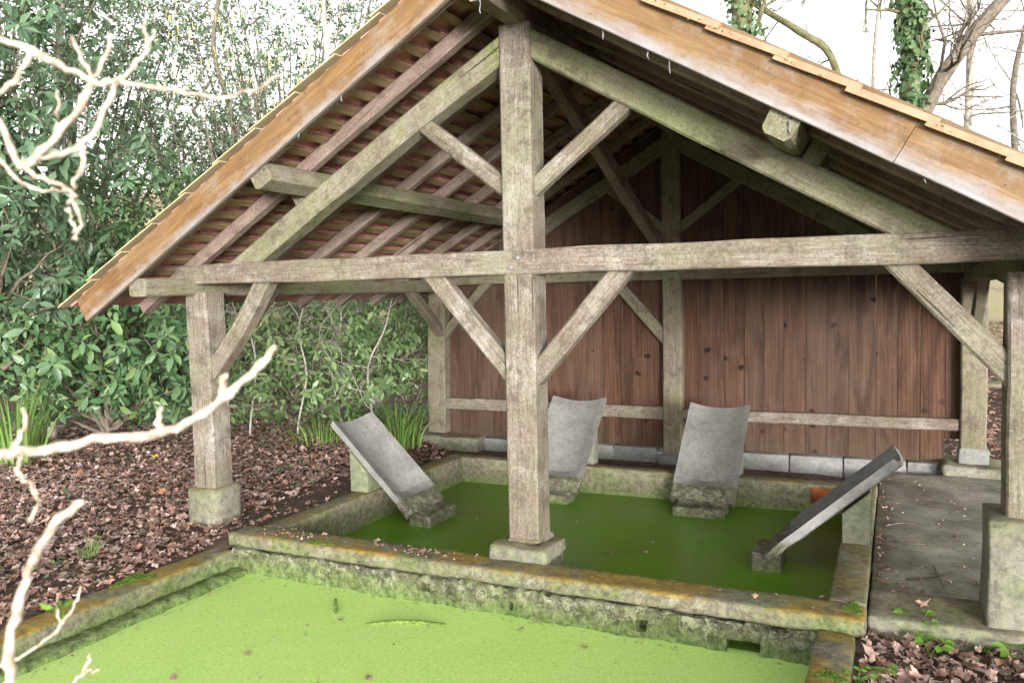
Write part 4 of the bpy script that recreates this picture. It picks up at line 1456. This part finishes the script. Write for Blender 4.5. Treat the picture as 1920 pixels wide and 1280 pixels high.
# iris-like clump, grass tuft, ground cover
def blades(name, base, n, h, spread, w, lean=0.5):
    base = np.asarray(base, float)
    P, Q_ = [], []
    seg = 6
    for i in range(n):
        a = RNG.uniform(0, 6.28)
        r = spread * math.sqrt(RNG.uniform(0, 1))
        hh = h * RNG.uniform(0.6, 1.15)
        ln_ = lean * RNG.uniform(0.3, 1.3)
        b = np.array([math.cos(a) * r, math.sin(a) * r, 0])
        t = np.linspace(0, 1, seg)
        out = np.array([math.cos(a), math.sin(a), 0])
        c = b[None] + out[None] * (ln_ * hh * t ** 2)[:, None] + np.array([0, 0, 1])[None] * (hh * (t - 0.35 * ln_ * t ** 3))[:, None]
        side = np.array([-math.sin(a + RNG.normal(0, .6)), math.cos(a), 0])
        side /= np.linalg.norm(side)
        ww = w * (1 - t) ** 0.6 * RNG.uniform(0.7, 1.2)
        k0 = len(P) * 1
        ring = np.empty((seg * 2, 3))
        ring[0::2] = c - side[None] * ww[:, None]
        ring[1::2] = c + side[None] * ww[:, None]
        st = sum(len(x) for x in P)
        P.append(ring)
        for j in range(seg - 1):
            Q_.append([st + 2 * j, st + 2 * j + 1, st + 2 * j + 3, st + 2 * j + 2])
    return np_mesh(name, np.concatenate(P) , np.array(Q_))


def tuft(name, label, cat, loc, n, h, spread, w, lean=0.5, mat='grass', group=None):
    o = link(name, blades(name, (0, 0, 0), n, h, spread, w, lean), M[mat], None, Matrix.Translation(Vector(loc)))
    return tag(o, label, cat, group)


tuft('iris_clump', 'clump of tall strap-shaped leaves at the left edge', 'plant', pxg(30, 812, 8.2), 70, 0.85, 0.28, 0.016, 0.45)
tuft('grass_tuft', 'arching grass tuft beside the rear left post', 'plant', pxg(745, 778, 8.8), 110, 0.55, 0.25, 0.009, 0.8)
tuft('grass_tuft', 'low grass tuft in front of the green bush', 'plant', pxg(600, 782, 9.0), 90, 0.35, 0.35, 0.008, 0.8)
tuft('grass_tuft', 'small fresh grass tuft in the litter at left', 'plant', at(168, 1042, 'Z', -0.08), 40, 0.13, 0.07, 0.004, 0.8)
# ground cover along the foot of the shrubs
n = 2600
t = RNG.uniform(0, 1, n)
bx_ = np.interp(t, [0, .3, .6, 1], [-8.6, -6.4, -4.4, -3.0]) + RNG.normal(0, .25, n)
by_ = np.interp(t, [0, .3, .6, 1], [2.6, 3.5, 4.3, 5.2]) + RNG.normal(0, .35, n)
p = np.stack([bx_, by_, gz(bx_, by_) + RNG.uniform(0.02, 0.16, n)], 1)
ax = unit(np.stack([RNG.normal(0, 1, n), RNG.normal(0, 1, n), RNG.normal(0.2, .3, n)], 1))
o = link('ground_cover', leaf_mesh('ground_cover', p, ax, np.tile([0, -.2, 1.0], (n, 1)) + RNG.normal(0, .3, (n, 3)), RNG.uniform(.04, .10, n), RNG.uniform(.015, .035, n)), M['bush'])
tag(o, 'low green ground cover along the foot of the shrubs', 'ground cover', kind='stuff')
n = 1500
bx_, by_ = RNG.uniform(-8, -2.3, n), RNG.uniform(-2.2, 3.5, n)
kk = (np.sin(bx_ * 3.1 + 1) * np.cos(by_ * 2.3) > 0.35)
bx_, by_ = bx_[kk], by_[kk]
n = len(bx_)
p = np.stack([bx_, by_, gz(bx_, by_) + RNG.uniform(0.03, 0.06, n)], 1)
ax = unit(np.stack([RNG.normal(0, 1, n), RNG.normal(0, 1, n), RNG.normal(0.2, .2, n)], 1))
o = link('ivy_ground_cover', leaf_mesh('ivy_ground_cover', p, ax, np.tile([0, -.2, 1.0], (n, 1)) + RNG.normal(0, .3, (n, 3)), RNG.uniform(.025, .05, n), RNG.uniform(.012, .022, n)), M['ivy'])
tag(o, 'scattered ivy leaves growing through the litter at left', 'ground cover', kind='stuff')


# seedlings at the lower right
def seedling(label, px_, py_, z, k, h, leaf):
    base = at(px_, py_, 'Z', z)
    root = tag(empty('seedling', base), label, 'plant', 'young plants in the litter')
    P, A, N_ = [], [], []
    polys = []
    for i in range(k):
        a = i * 2.4 + random.random()
        r = leaf * random.uniform(0.5, 1.4)
        top = np.array([math.cos(a) * r, math.sin(a) * r, h * random.uniform(0.6, 1.1)])
        polys.append((np.stack([[0, 0, -0.02], top * 0.5 + [0, 0, .01], top]), [0.002, 0.0018, 0.0012]))
        for j in (-1, 0, 1):
            P.append(top)
            A.append([math.cos(a + j * 1.1), math.sin(a + j * 1.1), random.uniform(-.1, .3)])
            N_.append([0.1 * math.cos(a), -0.25, 1])
    n_ = len(P)
    link('leaves', leaf_mesh('leaves', P, A, N_, np.full(n_, leaf) * RNG.uniform(.7, 1.2, n_), np.full(n_, leaf * 0.36), 0.15, 0.1), M['seedling'], root, Matrix.Translation(base))
    v, q_ = tubes(polys, 4)
    link('stems', np_mesh('stems', v, q_), M['seedling'], root, Matrix.Translation(base))


seedling('bright green seedling growing against the threshold step', 1722, 1185, -0.10, 4, 0.09, 0.055)
seedling('bright green seedling in the dead leaves at right, lower of two', 1742, 1225, -0.11, 4, 0.06, 0.05)
seedling('small leafy plant at the foot of the right curb', 1655, 1275, -0.11, 5, 0.05, 0.035)
seedling('leafy weed at the bottom right edge of the picture', 1915, 1245, -0.11, 5, 0.06, 0.06)
seedling('tiny green plant beside the curb at the bottom edge', 1610, 1278, -0.09, 4, 0.04, 0.03)


def moss(label, c, rx, ry, n=260, h=0.012, rotz=0.0):
    n, h = n * 5, h * 0.55
    a = RNG.uniform(0, 6.28, n)
    r = np.sqrt(RNG.uniform(0, 1, n)) * (0.75 + 0.25 * np.sin(a * 3 + c.x * 9))
    p = np.stack([np.cos(a) * r * rx, np.sin(a) * r * ry, np.full(n, 0.0)], 1)
    ax = unit(RNG.normal(0, .6, (n, 3)) + np.array([0, 0, 1.0]))
    o = link('moss_patch', leaf_mesh('moss_patch', p, ax, RNG.normal(0, 1, (n, 3)), RNG.uniform(.6, 1.3, n) * h, RNG.uniform(.3, .5, n) * h), M['moss'], None, Matrix.Translation(c) @ Matrix.Rotation(rotz, 4, 'Z'))
    tag(o, label, 'moss', kind='stuff')


moss('bright moss cushion on the left part of the wall cap', at(600, 1018, 'Z', 0.0), 0.11, 0.04)
moss('moss on the right corner of the wall cap', at(1600, 1140, 'Z', 0.0), 0.05, 0.09)
moss('moss film on the right curb of the front basin', at(1555, 1268, 'Z', -0.06), 0.08, 0.05, 320)
moss('moss at the foot of the right curb among the leaves', at(1612, 1225, 'Z', -0.12), 0.03, 0.25, 500, 0.02)
moss('moss cushion in the litter at the lower right', at(1850, 1215, 'Z', -0.10), 0.08, 0.06, 300, 0.02)
moss('moss on the left curb of the front basin', at(250, 1085, 'Z', -0.095), 0.09, 0.16, 300)

# ---------------------------------------------------------------- bare trees on the right
def bare_tree(name, label, pts, r0, r1, bark, limbs=10, twig=1.2, ivy=None, group='bare trees behind the roof', spread=0.9, updir=0.5):
    P, rad = poly_tube(name, pts, r0, r1, bark)
    base = Vector(P[0])
    root = tag(empty(name, base), label, 'tree', group)
    b = P[0]
    v, q_ = tubes([(P - b, rad)], 10)
    link('trunk', np_mesh('trunk', v, q_), M[bark], root, Matrix.Translation(base))
    polys = []

    def limb(p0, d, L_, r, depth):
        n_ = 6
        pts_ = [np.asarray(p0, float)]
        dd = unit(np.asarray(d, float))
        for i in range(n_):
            dd = unit(dd + RNG.normal(0, 0.2, 3) + np.array([0, 0, 0.05]))
            pts_.append(pts_[-1] + dd * L_ / n_)
        polys.append((np.array(pts_) - b, np.linspace(r, r * 0.35, n_ + 1)))
        if depth:
            for k_ in range(4):
                i = RNG.integers(1, n_ + 1)
                limb(pts_[i], unit(dd + RNG.normal(0, 0.75, 3)), L_ * RNG.uniform(0.4, 0.7), r * 0.5, depth - 1)
    for i in range(limbs):
        j = int(RNG.uniform(0.3, 1.0) * (len(P) - 1))
        limb(P[j], RNG.normal(0, spread, 3) + np.array([0, 0, updir]), twig * RNG.uniform(0.6, 1.3), max(0.008, rad[j] * 0.3), 2)
    v, q_ = tubes(polys, 4)
    tag(link('branches', np_mesh('branches', v, q_), M[bark], root, Matrix.Translation(base)), kind='stuff')
    if ivy:
        n_ = ivy
        j = RNG.integers(0, len(P) - 1, n_)
        f = RNG.uniform(0, 1, n_)[:, None]
        c = P[j] * (1 - f) + P[j + 1] * f
        d = unit(RNG.normal(0, 1, (n_, 3)) * np.array([1, 1, 0.25]))
        rr = rad[j] * RNG.uniform(1.0, 1.6, n_) * (1.15 + 0.45 * np.sin(j * 2.1 + f[:, 0] * 2 + np.arctan2(d[:, 1], d[:, 0]) * 2))
        p_ = c + d * rr[:, None]
        ax_ = unit(np.stack([RNG.normal(0, .5, n_), RNG.normal(0, .5, n_), RNG.normal(-.9, .3, n_)], 1))
        link('ivy', leaf_mesh('ivy', p_ - b, ax_, d + RNG.normal(0, .25, (n_, 3)), RNG.uniform(.06, .11, n_), RNG.uniform(.028, .05, n_), 0.1, 0.05), M['ivy'], root, Matrix.Translation(base))
    return root


def tp(*pl, d):
    pts = [at_d(x, y, d) for x, y in pl]
    p0 = pts[0]
    return [V(p0.x + (p0.x - pts[1].x) * 0.3, p0.y, float(gz(p0.x, p0.y)) - 0.1)] + pts


bare_tree('ivy_clad_tree', 'upright trunk clad in ivy leaves behind the right roof slope', tp((1705, 260), (1712, 100), (1705, 0), (1690, -150), d=11.5), 0.125, 0.105, 'bark_moss', 5, 1.2, ivy=3000)
bare_tree('leaning_tree', 'bare dark trunk leaning right beside the ivy-clad trunk', tp((1700, 330), (1745, 185), (1805, 90), (1880, 0), (1980, -110), d=11.8), 0.12, 0.085, 'bark', 7, 1.8, spread=0.7)
bare_tree('ivy_clad_tree', 'partly hidden ivy-covered trunk just above the roof edge', tp((1400, 160), (1392, 40), (1385, -60), d=13.5), 0.17, 0.15, 'bark_moss', 6, 1.5, ivy=900)
bare_tree('bare_tree', 'slim pale trunk rising at the right behind the leaning tree', tp((1812, 300), (1818, 150), (1822, 0), (1815, -120), d=17), 0.09, 0.06, 'bark_pale', 8, 1.8)
bare_tree('bare_tree', 'thin leafless tree with slanting mossy limb above the roof', tp((1585, 260), (1560, 110), (1500, 60), (1420, 10), (1330, -60), d=15), 0.08, 0.05, 'bark_moss', 8, 1.6)
bare_tree('bare_tree', 'faint bare sapling between the two ivy-clad trunks', tp((1640, 300), (1638, 130), (1650, 0), (1660, -100), d=20), 0.07, 0.04, 'bark_pale', 9, 2.2)
bare_tree('bare_tree', 'leafless tree with fine twigs at the right edge of the sky', tp((1905, 330), (1900, 160), (1930, 20), (1950, -100), d=16), 0.07, 0.04, 'bark', 9, 1.8)
bare_tree('bare_tree', 'far bare tree low in the sky above the right eave', tp((1960, 330), (1950, 200), (1960, 60), d=13), 0.06, 0.035, 'bark_pale', 9, 1.5, ivy=500)
# trunks in the wood at left
bare_tree('slim_tree', 'slim grey trunk standing among the laurels at the left', tp((88, 600), (92, 440), (105, 250), (112, 60), (118, -60), d=9.6), 0.055, 0.04, 'bark_pale', 5, 1.0, group='trunks in the wood at left')
bare_tree('slim_tree', 'dark crooked trunk behind the foliage above the left eave', tp((420, 420), (440, 250), (400, 90), (420, -50), d=12.4), 0.05, 0.03, 'bark', 9, 1.6, group='trunks in the wood at left')
bare_tree('slim_tree', 'pale thin trunk just left of the gable top', tp((620, 260), (612, 110), (606, 0), (600, -90), d=13.5), 0.045, 0.035, 'bark_pale', 7, 1.6, group='trunks in the wood at left')
bare_tree('ivy_stump', 'grey mossy trunk in the bushes behind the left rear gap', tp((695, 650), (690, 590), (700, 520), (705, 420), d=11.2), 0.14, 0.12, 'bark_pale', 5, 0.9, group='trunks in the wood at left')

for lab, pl_, d_ in (('thin bare sapling leaning through the bush left of the rear post', ((700, 790), (690, 690), (720, 620), (735, 560)), 9.3),
                     ('pale thin sapling in front of the light green bush', ((560, 790), (575, 700), (560, 620), (580, 540)), 9.4),
                     ('crooked thin sapling near the middle of the left gap', ((640, 790), (622, 690), (640, 600), (628, 540)), 9.6),
                     ('slender sapling just right of the left post', ((470, 790), (480, 680), (462, 590), (470, 500)), 9.5)):
    bare_tree('sapling', lab, tp(*pl_, d=d_), 0.014, 0.008, 'bark_pale', 7, 0.5, group='saplings in the bushes', spread=0.8)
# hazel with hanging catkins
hz = at_d(470, 640, 11.5)
root = tag(empty('hazel_tree', (hz.x, hz.y, 0)), 'hazel with yellow hanging catkins above the left roof slope', 'tree')
tips = [list(at_d(x, y, 11.5 + random.uniform(-.6, .6))) for x in range(290, 640, 38) for y in (20, 90, 170) if y < 240 - abs(x - 420) * 0.2]
polys = grow((hz.x, hz.y, 0.0), tips, 0.028, 0.4, 9)
v, q_ = tubes(polys, 4)
link('branches', np_mesh('branches', v - np.array([hz.x, hz.y, 0]), q_), M['bark'], root, Matrix.Translation((hz.x, hz.y, 0)))
cat = []
for tpnt in tips:
    for k in range(9):
        p0 = np.array(tpnt) + RNG.normal(0, 0.22, 3)
        l_ = RNG.uniform(0.05, 0.11)
        cat.append((np.stack([p0, p0 + [RNG.normal(0, .006), RNG.normal(0, .006), -l_ * .5], p0 + [RNG.normal(0, .01), 0, -l_]]), [0.005, 0.0065, 0.004]))
v, q_ = tubes(cat, 4)
tag(link('catkins', np_mesh('catkins', v - np.array([hz.x, hz.y, 0]), q_), M['catkin'], root, Matrix.Translation((hz.x, hz.y, 0))), kind='stuff')

# low wooden bench seen past the right posts
bz = at(1868, 760, 'Z', -0.10)
bench = tag(empty('bench', (bz.x, bz.y, -0.1)), 'weathered low wooden bench on the leaves beyond the right posts', 'bench')
bl_ = at_d(1868, 722, (bz - CAM).length)
beam('seat', V(bz.x - 0.5, bz.y, 0.18), V(bz.x + 1.6, bz.y + 0.2, 0.18), 0.32, 0.06, M['oak_back'], bench, seed=91)
beam('leg', V(bz.x - 0.3, bz.y, -0.2), V(bz.x - 0.3, bz.y, 0.16), 0.12, 0.28, M['oak_back'], bench, up=(0, 1, 0), seed=92)
beam('leg', V(bz.x + 1.3, bz.y + 0.17, -0.2), V(bz.x + 1.3, bz.y + 0.17, 0.16), 0.12, 0.28, M['oak_back'], bench, up=(0, 1, 0), seed=93)


# ---------------------------------------------------------------- twigs close to the viewer, flash whitening put into their colour
def near_twig(label, chains, d):
    """chains: list of (pixels with a small depth offset, start radius, end radius in metres)"""
    polys = []
    for pts, r0, r1 in chains:
        P3 = [at_d(p[0], p[1], d + (p[2] if len(p) > 2 else 0)) for p in pts]
        P, rad = poly_tube('twig', P3, r0, r1, 'twig', wob=0.0010)
        rad = rad * 0.74 * RNG.uniform(0.8, 1.2, len(rad))
        # buds and nodes
        for j in range(4, len(rad) - 2, 5):
            rad[j] *= 1.22
        polys.append((P, rad))
    b = polys[0][0][0].copy()
    polys = [(p - b, r) for p, r in polys]
    v, q_ = tubes(polys, 6)
    o = link('bare_twig', np_mesh('bare_twig', v, q_), M['twig'], None, Matrix.Translation(Vector(b)))
    return tag(o, label, 'twig', 'pale twigs close to the viewer')


near_twig('overhanging pale forked twig at the upper left close to the viewer',
          [([(-40, 60), (60, 95), (125, 130), (175, 150), (215, 155), (240, 155), (330, 170), (405, 182), (470, 170), (530, 140)], .0045, .0018),
           ([(175, 148), (150, 110), (135, 65)], .003, .0022),
           ([(175, 148), (195, 110), (207, 65)], .003, .0024),
           ([(215, 155), (250, 125), (275, 90), (270, 45)], .0032, .002),
           ([(275, 90), (290, 55)], .0022, .0018),
           ([(175, 150), (150, 200), (95, 270), (40, 310), (0, 230), (-40, 190)], .0045, .004),
           ([(215, 155), (205, 190), (155, 270), (100, 290), (40, 305)], .0034, .003),
           ([(60, 95), (30, 150), (-20, 190)], .0036, .003),
           ([(105, 255), (110, 210), (108, 172)], .0022, .0018),
           ([(155, 270), (150, 320), (135, 355)], .0032, .0026),
           ([(40, 310), (80, 335), (135, 358), (140, 380), (150, 400)], .0032, .0024),
           ([(135, 358), (130, 390), (138, 420), (140, 452)], .003, .002),
           ([(150, 400), (148, 430), (132, 450)], .0024, .0016),
           ([(-20, 270), (20, 325), (60, 350), (100, 358), (130, 360)], .0024, .002)], 0.72)
near_twig('thick pale twig pointing up right across the left post',
          [([(-30, 855), (40, 848), (110, 836), (200, 822), (300, 812), (365, 785), (430, 735), (480, 690), (518, 648)], .0055, .004),
           ([(300, 812), (298, 785), (302, 762)], .0034, .0028),
           ([(412, 748), (418, 722), (424, 702)], .0036, .003),
           ([(18, 850), (40, 810), (50, 765)], .0036, .0024),
           ([(38, 850), (36, 890), (62, 915), (70, 945), (52, 978)], .0028, .0018)], 0.66)
near_twig('pale twig curving up from the lower left corner',
          [([(8, 1330), (15, 1260), (22, 1180), (45, 1090), (85, 1010), (120, 965), (155, 938)], .0056, .0036)], 0.62)
near_twig('thin pale twig with a green shoot near the lower left corner',
          [([(-30, 1262), (40, 1230), (85, 1200), (115, 1170), (140, 1130), (152, 1100)], .0024, .0014),
           ([(115, 1170), (108, 1140), (110, 1110)], .0016, .0012)], 0.85)
near_twig('thin pale twig at the bottom edge left of the duckweed',
          [([(100, 1320), (140, 1275), (165, 1258), (185, 1255)], .0026, .0016), ([(155, 1262), (165, 1240), (168, 1225)], .002, .0014)], 0.85)
c = at_d(112, 1130, 0.85)
p = np.array([[0, 0, 0]] * 8, float) + RNG.normal(0, 0.006, (8, 3))
o = link('green_shoot', leaf_mesh('green_shoot', p, RNG.normal(0, 1, (8, 3)) + [0, 0, .6], RNG.normal(0, 1, (8, 3)), np.full(8, .016), np.full(8, .004)), M['seedling'], None, Matrix.Translation(c))
tag(o, 'small green leaf shoot on the thin twig at lower left', 'shoot')


# ---------------------------------------------------------------- cobwebs under the verges, moss on the verge tiles
def web(px_, py_, ln_, yv=-0.44):
    c = at(px_, py_, 'Y', yv)
    P = np.array([[0, 0, 0.02], [0.002, 0, -0.2 * ln_], [-0.003, 0.002, -0.6 * ln_], [0.004, 0, -ln_]])
    v_, q2_ = tubes([(P + RNG.normal(0, 0.002, P.shape), [0.006, 0.003, 0.004, 0.002])], 4)
    link('cobweb', np_mesh('cobweb', v_, q2_), M['cobweb'], house, Matrix.Translation(c))


for a_ in ((1255, 118, .05), (1130, 52, .06), (1215, 92, .05), (1480, 235, .04), (1735, 325, .04), (1855, 275, .06), (1545, 140, .05), (1420, 80, .05),
           (345, 418, .05), (465, 235, .03), (900, 4, .06), (560, 250, .03), (640, 180, .03), (760, 60, .03)):
    web(*a_)
n = 1500
jt = RNG.integers(0, 9, n)
uu = 0.30 + jt * 0.345 + np.where(RNG.uniform(0, 1, n) < 0.6, RNG.normal(0.0, 0.03, n), RNG.uniform(-0.17, 0.17, n))
keep = RNG.uniform(0, 1, n) < np.array([.3, .6, .9, 1., .8, .4, .7, .3, .2])[jt]
uu = uu[keep]
n = len(uu)
dnv, nrv = np.array(SR), np.array(NR)
p = np.array([0, 0, CH])[None] + dnv[None] * uu[:, None] + nrv[None] * (0.176 + np.abs(RNG.normal(0, 0.008, n)))[:, None]
p[:, 1] = -0.468 - np.abs(RNG.normal(0, 0.012, n))
ax = unit(RNG.normal(0, .6, (n, 3)) + np.array([0, -0.5, 0.1]))
tag(link('moss', leaf_mesh('moss', p, ax, RNG.normal(0, 1, (n, 3)), RNG.uniform(.008, .02, n), RNG.uniform(.003, .006, n)), M['moss'], house), kind='stuff')
